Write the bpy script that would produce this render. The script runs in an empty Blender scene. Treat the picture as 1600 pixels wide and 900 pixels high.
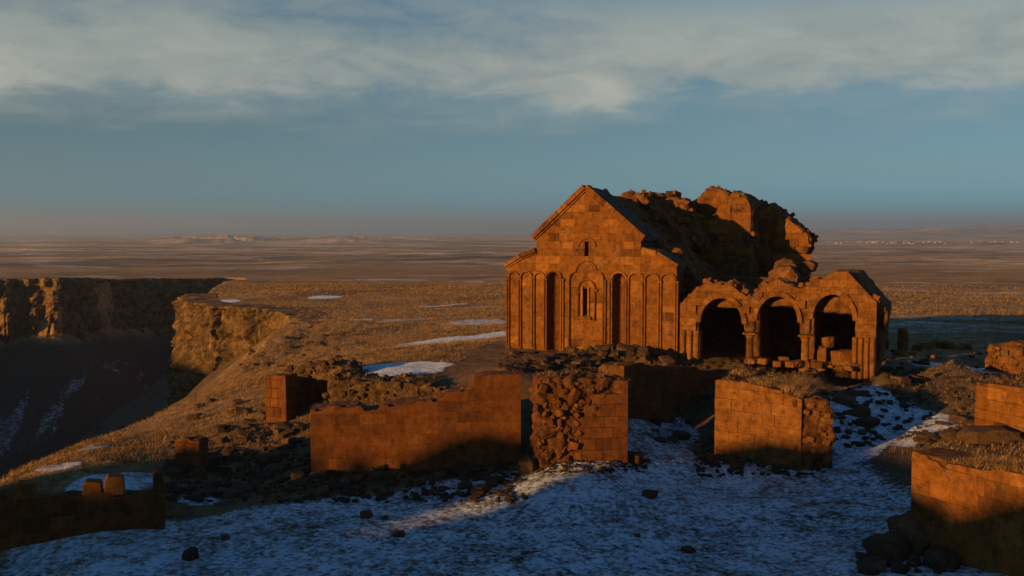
import bpy, bmesh, math, random
import numpy as np
from mathutils import Vector, Matrix, noise as mnoise

S = bpy.context.scene
COL = S.collection
R = math.radians
random.seed(7)
RNG = np.random.default_rng(7)

# ------------------------------------------------------------------ camera, sky, sun, exposure
F = 1450.0                       # focal length in pixels of a 1600 px wide frame
CZ = 7.54                        # camera height (church floor = 0)
PITCH = math.atan(88.0 / F)
cd = bpy.data.cameras.new('camera')
cam = bpy.data.objects.new('camera', cd)
COL.objects.link(cam)
cd.sensor_width = 36.0
cd.lens = 36.0 * F / 1600.0
cd.clip_start = 0.5
cd.clip_end = 60000
cam.location = (0, 0, CZ)
cam.rotation_euler = (math.pi / 2 - PITCH, 0, 0)
S.camera = cam

SUN_EL = 8.0
SUN_AZ = 50.0                    # light travels towards this azimuth (clockwise from +Y)
TRAV = np.array([math.sin(R(SUN_AZ)), math.cos(R(SUN_AZ))])
TAN_EL = math.tan(R(SUN_EL))
sd = bpy.data.lights.new('sun', 'SUN')
sd.energy = 5.0
sd.angle = R(0.5)
sd.color = (1.0, 0.51, 0.115)
sun = bpy.data.objects.new('sun', sd)
COL.objects.link(sun)
sun.rotation_euler = Vector((TRAV[0] * math.cos(R(SUN_EL)), TRAV[1] * math.cos(R(SUN_EL)), -math.sin(R(SUN_EL)))).to_track_quat('-Z', 'Y').to_euler()

S.view_settings.view_transform = 'Standard'
S.view_settings.look = 'None'
S.view_settings.exposure = 0.6
S.view_settings.gamma = 1.0
S.view_settings.use_curve_mapping = False


class NT:
    """small node-tree helper"""
    def __init__(s, tree):
        s.t = tree
        tree.nodes.clear()

    def n(s, typ, **kw):
        nd = s.t.nodes.new(typ)
        for k, v in kw.items():
            if k.startswith('i_'):
                key = k[2:]
                nd.inputs[int(key) if key.isdigit() else key.replace('_', ' ')].default_value = v
            else:
                setattr(nd, k, v)
        return nd

    def l(s, a, b):
        s.t.links.new(a, b)

    def math(s, op, a, b=None, clamp=False):
        m = s.n('ShaderNodeMath', operation=op, use_clamp=clamp)
        for i, v in enumerate((a, b)):
            if v is None:
                continue
            if hasattr(v, 'node'):
                s.l(v, m.inputs[i])
            else:
                m.inputs[i].default_value = v
        return m.outputs[0]

    def mix(s, fac, a, b, mode='MIX'):
        m = s.n('ShaderNodeMix', data_type='RGBA', blend_type=mode)
        for sock, v in ((m.inputs[0], fac), (m.inputs[6], a), (m.inputs[7], b)):
            if hasattr(v, 'node'):
                s.l(v, sock)
            elif isinstance(v, (int, float)):
                sock.default_value = v
            else:
                sock.default_value = (*v, 1) if len(v) == 3 else v
        return m.outputs[2]

    def ramp(s, fac, stops, interp='LINEAR'):
        r = s.n('ShaderNodeValToRGB')
        r.color_ramp.interpolation = interp
        els = r.color_ramp.elements
        while len(els) < len(stops):
            els.new(0.5)
        for e, (p, c) in zip(els, stops):
            e.position = p
            e.color = (c, c, c, 1) if isinstance(c, (int, float)) else (*c, 1)
        s.l(fac, r.inputs[0])
        return r.outputs[0]

    def noise(s, vec, scale, detail=4, rough=0.55, dist=0.0):
        n = s.n('ShaderNodeTexNoise')
        n.inputs['Scale'].default_value = scale
        n.inputs['Detail'].default_value = detail
        n.inputs['Roughness'].default_value = rough
        n.inputs['Distortion'].default_value = dist
        if vec is not None:
            s.l(vec, n.inputs['Vector'])
        return n.outputs['Fac']


def build_world():
    w = bpy.data.worlds.new('World')
    S.world = w
    w.use_nodes = True
    k = NT(w.node_tree)
    out = k.n('ShaderNodeOutputWorld')
    bg = k.n('ShaderNodeBackground')
    bg.inputs['Strength'].default_value = 0.066
    sky = k.n('ShaderNodeTexSky', sky_type='NISHITA', sun_disc=False)
    sky.sun_elevation = R(SUN_EL)
    sky.sun_rotation = R(SUN_AZ + 180)
    sky.altitude = 1400
    sky.air_density = 1.0
    sky.dust_density = 1.0
    sky.ozone_density = 2.0
    tc = k.n('ShaderNodeTexCoord')
    sep = k.n('ShaderNodeSeparateXYZ')
    k.l(tc.outputs['Generated'], sep.inputs[0])
    z = k.math('MAXIMUM', sep.outputs[2], 0.0)
    # cool the clear sky towards the teal of the photograph, darker overhead
    tint = k.ramp(z, [(0.0, (0.14, 0.62, 1.58)), (0.025, (0.26, 0.67, 1.24)), (0.06, (0.44, 0.66, 0.84)), (0.11, (0.53, 0.66, 0.69)),
                      (0.17, (0.32, 0.68, 0.76)), (0.25, (0.15, 0.74, 0.92)), (0.5, (0.06, 0.84, 1.36)), (1.0, (0.04, 0.82, 1.40))])
    base = k.mix(1.0, sky.outputs[0], tint, 'MULTIPLY')
    # high cloud deck: wispy, foreshortened towards the horizon
    zz = k.math('ADD', z, 0.17)
    cx = k.math('DIVIDE', sep.outputs[0], zz)
    cy = k.math('DIVIDE', sep.outputs[1], zz)
    cmb = k.n('ShaderNodeCombineXYZ')
    k.l(cx, cmb.inputs[0]); k.l(cy, cmb.inputs[1])
    cmb.inputs[2].default_value = 3.7
    n1 = k.noise(cmb.outputs[0], 1.0, 8, 0.56, 0.35)
    n2 = k.noise(cmb.outputs[0], 3.2, 8, 0.62, 0.7)
    nn = k.math('ADD', k.math('MULTIPLY', n1, 0.72), k.math('MULTIPLY', n2, 0.28))
    # ragged lower edge of the deck
    edge = k.math('ADD', z, k.math('MULTIPLY', k.math('SUBTRACT', nn, 0.5), 0.17))
    low = k.ramp(edge, [(0.095, 0.0), (0.130, 0.32), (0.155, 0.88), (0.180, 0.97), (0.205, 0.90), (0.25, 0.50), (0.30, 0.20), (0.45, 0.05)], 'EASE')
    body = k.ramp(nn, [(0.30, 0.10), (0.39, 0.72), (0.47, 1.0)])
    m = k.math('MULTIPLY', low, body, True)
    ccol = k.ramp(nn, [(0.36, (2.5, 2.95, 2.9)), (0.48, (3.3, 3.7, 3.4)), (0.60, (4.7, 4.8, 4.1))])
    col = k.mix(k.math('MULTIPLY', m, 0.93), base, ccol)
    k.l(col, bg.inputs['Color'])
    k.l(bg.outputs[0], out.inputs[0])


build_world()


# ------------------------------------------------------------------ helpers
def px2ray(px, py):
    fx, fz = (px - 800) / F, -(py - 450) / F
    c, s = math.cos(PITCH), math.sin(PITCH)
    return np.array([fx, c + fz * s, -s + fz * c])


def at(px, py, y):
    """world point seen at a pixel of the photograph, at distance y in front of the camera"""
    d = px2ray(px, py)
    return np.array([0, 0, CZ]) + d * (y / d[1])


def _hash(ix, iy, iz, seed):
    h = (ix.astype(np.int64) * 374761393 + iy.astype(np.int64) * 668265263 + np.asarray(iz, np.int64) * 2147483647 + seed * 974634777) & 0xFFFFFFFF
    h = ((h ^ (h >> 13)) * 1274126177) & 0xFFFFFFFF
    h = ((h ^ (h >> 16)) * 2246822519) & 0xFFFFFFFF
    return ((h ^ (h >> 15)) & 0xFFFFFF) / float(0xFFFFFF)


def vnoise(P, seed=0):
    """value noise in [-1,1]; P is (N,3)"""
    P = np.asarray(P, np.float64)
    i = np.floor(P).astype(np.int64)
    f = P - i
    f = f * f * f * (f * (f * 6 - 15) + 10)
    r = 0
    if P.shape[1] == 2:
        zero = np.int64(0)
        for dx in (0, 1):
            wx = f[:, 0] if dx else 1 - f[:, 0]
            for dy in (0, 1):
                wy = f[:, 1] if dy else 1 - f[:, 1]
                r = r + wx * wy * _hash(i[:, 0] + dx, i[:, 1] + dy, zero, seed)
        return r * 2 - 1
    for dx in (0, 1):
        wx = f[:, 0] if dx else 1 - f[:, 0]
        for dy in (0, 1):
            wy = f[:, 1] if dy else 1 - f[:, 1]
            for dz in (0, 1):
                wz = f[:, 2] if dz else 1 - f[:, 2]
                r = r + wx * wy * wz * _hash(i[:, 0] + dx, i[:, 1] + dy, i[:, 2] + dz, seed)
    return r * 2 - 1


def fbm(P, scale=1.0, oct=4, seed=0, gain=0.5):
    P = np.asarray(P, float)
    a, r, t = 1.0, 0, 0
    for o in range(oct):
        r = r + a * vnoise(P * scale * (2.03 ** o) + 13.7 * o, seed + o)
        t += a
        a *= gain
    return r / t


def worley(P, scale, seed=0):
    """distance to the nearest feature point (cells), about 0..1"""
    P = np.asarray(P, float) * scale
    i = np.floor(P).astype(np.int64)
    best = np.full(len(P), 9.0)
    for dx in (-1, 0, 1):
        for dy in (-1, 0, 1):
            for dz in (-1, 0, 1):
                c = i + np.array([dx, dy, dz])
                q = np.stack([c[:, k] + _hash(c[:, 0], c[:, 1], c[:, 2], seed + 7 * k) for k in range(3)], 1)
                best = np.minimum(best, ((q - P) ** 2).sum(1))
    return np.sqrt(best)


def mesh_from(name, V, Fc, smooth=False):
    me = bpy.data.meshes.new(name)
    me.from_pydata([tuple(v) for v in V], [], [tuple(f) for f in Fc])
    me.update()
    if smooth:
        me.polygons.foreach_set('use_smooth', [True] * len(me.polygons))
    return me


def grid_mesh(name, P, nr, nc, smooth=True):
    """P (nr*nc,3) -> quad sheet, fast"""
    me = bpy.data.meshes.new(name)
    a = np.arange(nr * nc).reshape(nr, nc)
    q = np.stack([a[:-1, :-1], a[:-1, 1:], a[1:, 1:], a[1:, :-1]], -1).reshape(-1, 4)
    me.vertices.add(len(P)); me.vertices.foreach_set('co', np.asarray(P, np.float32).ravel())
    me.loops.add(q.size); me.loops.foreach_set('vertex_index', q.astype(np.int32).ravel())
    me.polygons.add(len(q))
    me.polygons.foreach_set('loop_start', np.arange(0, q.size, 4, dtype=np.int32))
    me.polygons.foreach_set('use_smooth', np.full(len(q), smooth))
    me.update(calc_edges=True)
    return me


def tri_mesh(name, V, T, smooth=False):
    me = bpy.data.meshes.new(name)
    T = np.asarray(T, np.int32)
    me.vertices.add(len(V)); me.vertices.foreach_set('co', np.asarray(V, np.float32).ravel())
    me.loops.add(T.size); me.loops.foreach_set('vertex_index', T.ravel())
    me.polygons.add(len(T))
    me.polygons.foreach_set('loop_start', np.arange(0, T.size, 3, dtype=np.int32))
    me.polygons.foreach_set('use_smooth', np.full(len(T), smooth))
    me.update(calc_edges=True)
    return me


def attr(me, name, vals):
    a = me.attributes.new(name, 'FLOAT', 'POINT')
    a.data.foreach_set('value', np.asarray(vals, np.float32))


def put(name, me, mat=None, parent=None, loc=None, rz=0.0):
    o = bpy.data.objects.new(name, me)
    COL.objects.link(o)
    if mat is not None and me is not None and not me.materials:
        me.materials.append(mat)
    if parent is not None:
        o.parent = parent
    if loc is not None:
        o.location = loc
    if rz:
        o.rotation_euler = (0, 0, rz)
    return o


def tag(o, label=None, cat=None, group=None, kind=None):
    if label: o['label'] = label
    if cat: o['category'] = cat
    if group: o['group'] = group
    if kind: o['kind'] = kind
    return o


def thing(name, loc, rz, label, cat, group=None):
    return tag(put(name, None, None, None, loc, rz), label, cat, group)


def prism(poly, y0, y1, chamfer=0.0):
    """polygon [(x,z)..] (counter-clockwise seen from -y) extruded from y0 (front) to y1"""
    n = len(poly)
    if chamfer > 0:
        c = np.mean(poly, 0)
        inner = []
        for p in poly:
            d = c - np.array(p); L = np.linalg.norm(d)
            inner.append(np.array(p) + d / max(L, 1e-6) * min(chamfer, L * .4))
        V = [(p[0], y0, p[1]) for p in inner] + [(p[0], y0 + chamfer * .8, p[1]) for p in poly] + [(p[0], y1, p[1]) for p in poly]
        Fc = [tuple(range(n))]
        for i in range(n):
            j = (i + 1) % n
            Fc += [(i, n + i, n + j, j), (n + i, 2 * n + i, 2 * n + j, n + j)]
        Fc.append(tuple(range(3 * n - 1, 2 * n - 1, -1)))
    else:
        V = [(p[0], y0, p[1]) for p in poly] + [(p[0], y1, p[1]) for p in poly]
        Fc = [tuple(range(n))]
        for i in range(n):
            j = (i + 1) % n
            Fc.append((i, n + i, n + j, j))
        Fc.append(tuple(range(2 * n - 1, n - 1, -1)))
    return V, Fc


class MB:
    def __init__(s):
        s.V, s.F = [], []

    def add(s, V, Fc, M=None):
        b = len(s.V)
        for v in V:
            s.V.append(tuple(M @ Vector(v)) if M is not None else tuple(v))
        s.F += [tuple(i + b for i in f) for f in Fc]

    def prism(s, poly, y0, y1, ch=0.0):
        s.add(*prism(poly, y0, y1, ch))

    def box(s, x0, x1, y0, y1, z0, z1):
        s.prism([(x0, z0), (x1, z0), (x1, z1), (x0, z1)], y0, y1)

    def tube(s, path, r, seg=6, y=0.0):
        """path of (x,z) points at depth y"""
        P = [Vector((p[0], y, p[1])) for p in path]
        b = len(s.V)
        for i, p in enumerate(P):
            t = (P[min(i + 1, len(P) - 1)] - P[max(i - 1, 0)]).normalized()
            nrm = Vector((0, -1, 0)); bi = t.cross(nrm).normalized()
            for k in range(seg):
                a = 2 * math.pi * k / seg
                s.V.append(tuple(p + (nrm * math.cos(a) + bi * math.sin(a)) * r))
        for i in range(len(P) - 1):
            for k in range(seg):
                k2 = (k + 1) % seg
                s.F.append((b + i * seg + k, b + i * seg + k2, b + (i + 1) * seg + k2, b + (i + 1) * seg + k))
        s.F.append(tuple(b + k for k in range(seg))[::-1])
        s.F.append(tuple(b + (len(P) - 1) * seg + k for k in range(seg)))

    def lathe(s, prof, cx, cy, seg=12):
        """prof [(r,z)..] from bottom to top"""
        b = len(s.V)
        for r, z in prof:
            for k in range(seg):
                a = 2 * math.pi * k / seg
                s.V.append((cx + r * math.cos(a), cy + r * math.sin(a), z))
        for i in range(len(prof) - 1):
            for k in range(seg):
                k2 = (k + 1) % seg
                s.F.append((b + i * seg + k, b + i * seg + k2, b + (i + 1) * seg + k2, b + (i + 1) * seg + k))
        s.F.append(tuple(b + k for k in range(seg))[::-1])
        s.F.append(tuple(b + (len(prof) - 1) * seg + k for k in range(seg)))

    def mesh(s, name, smooth=False):
        me = mesh_from(name, s.V, s.F, smooth)
        bm = bmesh.new(); bm.from_mesh(me)
        bmesh.ops.recalc_face_normals(bm, faces=bm.faces)
        bm.to_mesh(me); bm.free()
        return me

    def build(s, name, mat, parent=None, smooth=False, loc=None, rz=0.0):
        return put(name, s.mesh(name, smooth), mat, parent, loc, rz)


def roughen(me, voxel, amp, scale, seed=0, lump=0.0, lscale=1.6, oct=4, front_soft=None, smooth=True):
    """voxel-remesh a closed solid and displace it with noise: broken masonry, rubble core, rock"""
    tmp = bpy.data.objects.new('tmp', me)
    COL.objects.link(tmp)
    md = tmp.modifiers.new('r', 'REMESH')
    md.mode = 'VOXEL'; md.voxel_size = voxel
    dg = bpy.context.evaluated_depsgraph_get()
    ev = tmp.evaluated_get(dg)
    out = bpy.data.meshes.new_from_object(ev, depsgraph=dg)
    bpy.data.objects.remove(tmp)
    n = len(out.vertices)
    co = np.empty(n * 3, np.float32); out.vertices.foreach_get('co', co); co = co.reshape(-1, 3).astype(float)
    no = np.empty(n * 3, np.float32); out.vertices.foreach_get('normal', no); no = no.reshape(-1, 3).astype(float)
    d = fbm(co + seed * 3.1, scale, oct, seed) * amp
    if lump:
        d = d + (0.45 - worley(co + seed * 1.7, lscale, seed)) * lump
    w = np.ones(n) if front_soft is None else front_soft(co)
    co = co + no * (d * w)[:, None]
    out.vertices.foreach_set('co', co.astype(np.float32).ravel())
    out.materials.clear()
    out.polygons.foreach_set('use_smooth', [smooth] * len(out.polygons))
    out.update()
    return out




def rock_mesh(name, seed, sub=2, flat=0.75, rough=0.28, blocky=0.5):
    """angular broken stone: convex hull of jittered block corners and chips, its faces slightly roughened"""
    rs = np.random.default_rng(seed)
    C = np.array([(x, y, z) for x in (-1, 1) for y in (-1, 1) for z in (-1, 1)], float)
    C *= rs.uniform(0.40 + .42 * blocky, 0.78 + .22 * blocky, (8, 3))
    E = rs.normal(size=(14, 3)); E = E / np.linalg.norm(E, axis=1)[:, None] * rs.uniform(0.85, 1.08, (14, 1))
    P = np.r_[C, E] if blocky < .85 else C
    bm = bmesh.new()
    for p in P:
        bm.verts.new(p)
    r = bmesh.ops.convex_hull(bm, input=bm.verts)
    bmesh.ops.delete(bm, geom=[v for v in bm.verts if not v.link_faces], context='VERTS')
    bmesh.ops.dissolve_limit(bm, angle_limit=R(9), verts=bm.verts, edges=bm.edges)
    bmesh.ops.triangulate(bm, faces=bm.faces)
    if sub >= 2:
        bmesh.ops.bevel(bm, geom=bm.edges[:], offset=0.07, segments=1, affect='EDGES', clamp_overlap=True)
        bmesh.ops.triangulate(bm, faces=bm.faces)
    if sub >= 3:
        bmesh.ops.subdivide_edges(bm, edges=bm.edges[:], cuts=2, use_grid_fill=True)
        bmesh.ops.triangulate(bm, faces=bm.faces)
    bmesh.ops.recalc_face_normals(bm, faces=bm.faces)
    me = bpy.data.meshes.new(name)
    bm.to_mesh(me); bm.free()
    V = np.array([v.co[:] for v in me.vertices])
    V = V * (1 + fbm(V + seed, 1.9, 3, seed)[:, None] * rough * (0.6 if sub >= 3 else .25))
    V[:, 2] *= flat
    me.vertices.foreach_set('co', V.astype(np.float32).ravel())
    me.update()
    return me


# ------------------------------------------------------------------ materials
def bsdf(k, col, rough=0.9, normal=None):
    out = k.n('ShaderNodeOutputMaterial')
    b = k.n('ShaderNodeBsdfPrincipled')
    b.inputs['Roughness'].default_value = rough
    b.inputs['Specular IOR Level'].default_value = 0.15
    if hasattr(col, 'node'):
        k.l(col, b.inputs['Base Color'])
    else:
        b.inputs['Base Color'].default_value = (*col, 1)
    if normal is not None:
        k.l(normal, b.inputs['Normal'])
    k.l(b.outputs[0], out.inputs[0])
    return b


def bump(k, h, strength=0.5, dist=0.05):
    b = k.n('ShaderNodeBump')
    b.inputs['Strength'].default_value = strength
    b.inputs['Distance'].default_value = dist
    k.l(h, b.inputs['Height'])
    return b.outputs[0]


def new_mat(name):
    m = bpy.data.materials.new(name)
    m.use_nodes = True
    return m, NT(m.node_tree)


def stone_mat(name, dark, mid, light, lichen=(0.30, 0.24, 0.14), lich=0.35, per_obj=True, bumpd=0.04, sc=1.0, seed=0.0):
    m, k = new_mat(name)
    geo = k.n('ShaderNodeNewGeometry')
    mp = k.n('ShaderNodeVectorMath', operation='ADD')
    k.l(geo.outputs['Position'], mp.inputs[0]); mp.inputs[1].default_value = (seed, seed * 2, 0)
    pos = mp.outputs[0]
    if per_obj:
        oi = k.n('ShaderNodeObjectInfo')
        rnd = oi.outputs['Random']
        base = k.ramp(rnd, [(0.0, dark), (0.12, [c * .85 for c in mid]), (0.4, mid), (0.7, mid), (0.88, light), (0.94, mid), (1.0, [c * .9 for c in dark])])
    else:
        nb = k.noise(pos, 1.4 * sc, 5, 0.6)
        base = k.ramp(nb, [(0.34, dark), (0.5, mid), (0.66, light)])
    n2 = k.noise(pos, 3.2 * sc, 7, 0.65)
    base = k.mix(1.0, base, k.ramp(n2, [(0.3, 0.48), (0.5, 1.0), (0.72, 1.36)]), 'MULTIPLY')
    n5 = k.noise(pos, 11.0 * sc, 6, 0.7)
    base = k.mix(1.0, base, k.ramp(n5, [(0.3, 0.74), (0.5, 1.0), (0.7, 1.2)]), 'MULTIPLY')
    # grey-ochre lichen blotches
    n3 = k.noise(pos, 1.9 * sc, 8, 0.72, 0.6)
    lm = k.math('MULTIPLY', k.ramp(n3, [(0.55, 0.0), (0.68, 1.0)]), lich)
    base = k.mix(lm, base, lichen)
    # dark weathering streaks
    mp2 = k.n('ShaderNodeMapping'); mp2.inputs['Scale'].default_value = (1.6, 1.6, 0.25)
    k.l(pos, mp2.inputs[0])
    n4 = k.noise(mp2.outputs[0], 1.6 * sc, 6, 0.65)
    base = k.mix(k.math('MULTIPLY', k.ramp(n4, [(0.55, 0.0), (0.72, 1.0)]), 0.5), base, [c * 0.55 for c in dark])
    h = k.math('ADD', k.noise(pos, 14 * sc, 8, 0.7), k.math('MULTIPLY', k.noise(pos, 4 * sc, 4, 0.6), 1.3))
    bsdf(k, base, 0.92, bump(k, h, 0.7, bumpd))
    return m


M = {}
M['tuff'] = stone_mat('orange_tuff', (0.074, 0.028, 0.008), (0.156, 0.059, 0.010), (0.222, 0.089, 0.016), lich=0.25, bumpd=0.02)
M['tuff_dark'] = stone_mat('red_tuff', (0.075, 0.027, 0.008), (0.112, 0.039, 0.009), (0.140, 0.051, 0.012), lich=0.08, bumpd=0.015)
M['tuff_pale'] = stone_mat('weathered_tuff', (0.094, 0.038, 0.011), (0.156, 0.062, 0.012), (0.20, 0.085, 0.018), lichen=(0.25, 0.15, 0.07), lich=0.55, bumpd=0.05)
M['masonry'] = stone_mat('broken_masonry', (0.055, 0.024, 0.010), (0.130, 0.054, 0.016), (0.185, 0.083, 0.028), lichen=(0.13, 0.10, 0.06), lich=0.6, per_obj=False, bumpd=0.10, sc=1.2)
M['core'] = stone_mat('rubble_core', (0.055, 0.022, 0.008), (0.12, 0.046, 0.013), (0.16, 0.068, 0.022), lichen=(0.11, 0.08, 0.045), lich=0.4, per_obj=False, bumpd=0.12, sc=1.8)
M['mortar'] = stone_mat('wall_mortar', (0.09, 0.034, 0.012), (0.12, 0.044, 0.015), (0.15, 0.055, 0.018), lich=0.15, per_obj=False, bumpd=0.03)
M['roof'] = stone_mat('roof_slabs', (0.06, 0.045, 0.032), (0.10, 0.068, 0.045), (0.14, 0.10, 0.065), lichen=(0.18, 0.16, 0.11), lich=0.5, per_obj=False, bumpd=0.08, sc=1.5)
M['rock'] = stone_mat('field_stone', (0.036, 0.022, 0.013), (0.075, 0.042, 0.020), (0.12, 0.064, 0.028), lichen=(0.10, 0.078, 0.046), lich=0.5, bumpd=0.06, sc=2.0)
M['bank'] = stone_mat('earthy_bank', (0.045, 0.026, 0.013), (0.105, 0.060, 0.026), (0.17, 0.10, 0.045), lichen=(0.20, 0.13, 0.06), lich=0.5, per_obj=False, bumpd=0.12, sc=2.2)
M['cliff'] = stone_mat('basalt_cliff', (0.036, 0.022, 0.010), (0.145, 0.088, 0.036), (0.235, 0.142, 0.058), lichen=(0.042, 0.030, 0.016), lich=0.42, per_obj=False, bumpd=0.6, sc=0.3)


def ground_mat():
    m, k = new_mat('winter_ground')
    geo = k.n('ShaderNodeNewGeometry')
    pos = geo.outputs['Position']
    a_s = k.n('ShaderNodeAttribute', attribute_name='snow').outputs['Fac']
    a_d = k.n('ShaderNodeAttribute', attribute_name='soil').outputs['Fac']
    a_f = k.n('ShaderNodeAttribute', attribute_name='far').outputs['Fac']
    # dry grass
    ng = k.noise(pos, 0.9, 8, 0.68)
    g = k.ramp(ng, [(0.32, (0.045, 0.024, 0.009)), (0.48, (0.26, 0.150, 0.055)), (0.66, (0.43, 0.260, 0.105))])
    nl = k.noise(pos, 0.07, 6, 0.6)
    g = k.mix(1.0, g, k.ramp(nl, [(0.34, (0.42, 0.40, 0.40)), (0.5, (1, 1, 1)), (0.64, (1.35, 1.28, 1.15))]), 'MULTIPLY')
    soil = k.ramp(k.noise(pos, 1.6, 8, 0.7), [(0.3, (0.035, 0.021, 0.012)), (0.5, (0.085, 0.050, 0.024)), (0.7, (0.15, 0.090, 0.042))])
    c = k.mix(k.math('MULTIPLY', a_d, 1.0, True), g, soil)
    # far plain: fields, scrub, thin snow, plus painted bands of shade and sun
    mp = k.n('ShaderNodeMapping'); mp.inputs['Scale'].default_value = (0.75, 1.0, 1.0)
    k.l(pos, mp.inputs[0])
    f1 = k.noise(mp.outputs[0], 0.006, 10, 0.68)
    f2 = k.noise(mp.outputs[0], 0.0011, 9, 0.66)
    far = k.ramp(f1, [(0.36, (0.025, 0.020, 0.019)), (0.44, (0.17, 0.12, 0.075)), (0.52, (0.40, 0.27, 0.15)), (0.61, (0.58, 0.40, 0.23))])
    far = k.mix(1.0, far, k.ramp(f2, [(0.38, 0.22), (0.47, 0.8), (0.54, 1.25), (0.62, 2.1)]), 'MULTIPLY')  # broad noise paints gully shadows and sunlit bands into the colour
    f4 = k.noise(mp.outputs[0], 0.035, 8, 0.7)
    far = k.mix(k.math('MULTIPLY', k.ramp(f4, [(0.50, 0.0), (0.60, 1.0)]), 0.75), far, (0.045, 0.034, 0.026))
    mp3 = k.n('ShaderNodeMapping'); mp3.inputs['Scale'].default_value = (0.5, 1.0, 1.0); mp3.inputs['Location'].default_value = (40, 13, 0)
    k.l(pos, mp3.inputs[0])
    f3 = k.noise(mp3.outputs[0], 0.011, 9, 0.66)
    far = k.mix(k.ramp(f3, [(0.60, 0.0), (0.64, 0.8)]), far, (0.55, 0.57, 0.62))
    c = k.mix(a_f, c, far)
    # snow broken up by grass
    s1 = k.noise(pos, 1.15, 8, 0.72, 0.4)
    s2 = k.noise(pos, 5.0, 6, 0.7, 0.3)
    s3 = k.noise(pos, 0.30, 4, 0.6)
    sm = k.math('ADD', k.math('ADD', k.math('MULTIPLY', s1, 0.72), k.math('MULTIPLY', s2, 0.80)), k.math('MULTIPLY', s3, 0.30))
    sm = k.math('ADD', k.math('SUBTRACT', sm, 1.53), k.math('MULTIPLY', a_s, 0.95))
    smask = k.ramp(sm, [(-0.0, 0.0), (0.20, 1.0)])
    smask = k.math('MULTIPLY', smask, k.math('MINIMUM', k.math('MULTIPLY', a_s, 6.0), 1.0))
    snow_c = k.ramp(s2, [(0.34, (0.36, 0.44, 0.52)), (0.56, (0.74, 0.85, 0.94))])
    c = k.mix(smask, c, snow_c)
    h = k.math('ADD', k.math('MULTIPLY', smask, 0.35), k.math('ADD', k.noise(pos, 7.0, 8, 0.72), k.math('MULTIPLY', k.noise(pos, 1.3, 5, 0.6), 1.5)))
    b = bsdf(k, c, 0.95, bump(k, h, 1.0, 0.22))
    b.inputs['Sheen Weight'].default_value = 0.05
    b.inputs['Sheen Roughness'].default_value = 0.6
    b.inputs['Sheen Tint'].default_value = (1.0, 0.85, 0.6, 1)
    return m


M['ground'] = ground_mat()


def grass_mat():
    m, k = new_mat('dry_grass')
    geo = k.n('ShaderNodeNewGeometry')
    c = k.ramp(k.noise(geo.outputs['Position'], 0.8, 7, 0.65), [(0.32, (0.075, 0.043, 0.016)), (0.5, (0.21, 0.122, 0.044)), (0.66, (0.33, 0.205, 0.082))])
    bsdf(k, c, 0.9)
    return m


M['grass'] = grass_mat()


def flat_mat(name, col, rough=0.9):
    m, k = new_mat(name)
    geo = k.n('ShaderNodeNewGeometry')
    c = k.mix(1.0, col, k.ramp(k.noise(geo.outputs['Position'], 0.6, 4, 0.6), [(0.3, 0.75), (0.7, 1.2)]), 'MULTIPLY')
    bsdf(k, c, rough)
    return m


M['whitewash'] = flat_mat('whitewashed_wall', (0.50, 0.46, 0.41))
M['tin_roof'] = flat_mat('pale_tin_roof', (0.55, 0.52, 0.50))

# ------------------------------------------------------------------ church frame
TH = R(23.6)
CO = np.array([-0.36, 59.1, 0.0])
CU = np.array([math.cos(TH), -math.sin(TH)])
CV = np.array([math.sin(TH), math.cos(TH)])
W = 11.0


def fp(px, py, v=0.0):
    """(u, z) on the church plane at depth v behind the facade, as seen at a pixel"""
    d = px2ray(px, py)
    den = d[0] * CV[0] + d[1] * CV[1]
    o = -(CO[0] * CV[0] + CO[1] * CV[1]) - v
    t = -o / den
    P = d * t
    return ((P[0] - CO[0]) * CU[0] + (P[1] - CO[1]) * CU[1], CZ + P[2])


def cw(u, v, z=0.0):
    return np.array([CO[0] + CU[0] * u + CV[0] * v, CO[1] + CU[1] * u + CV[1] * v, z])


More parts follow.
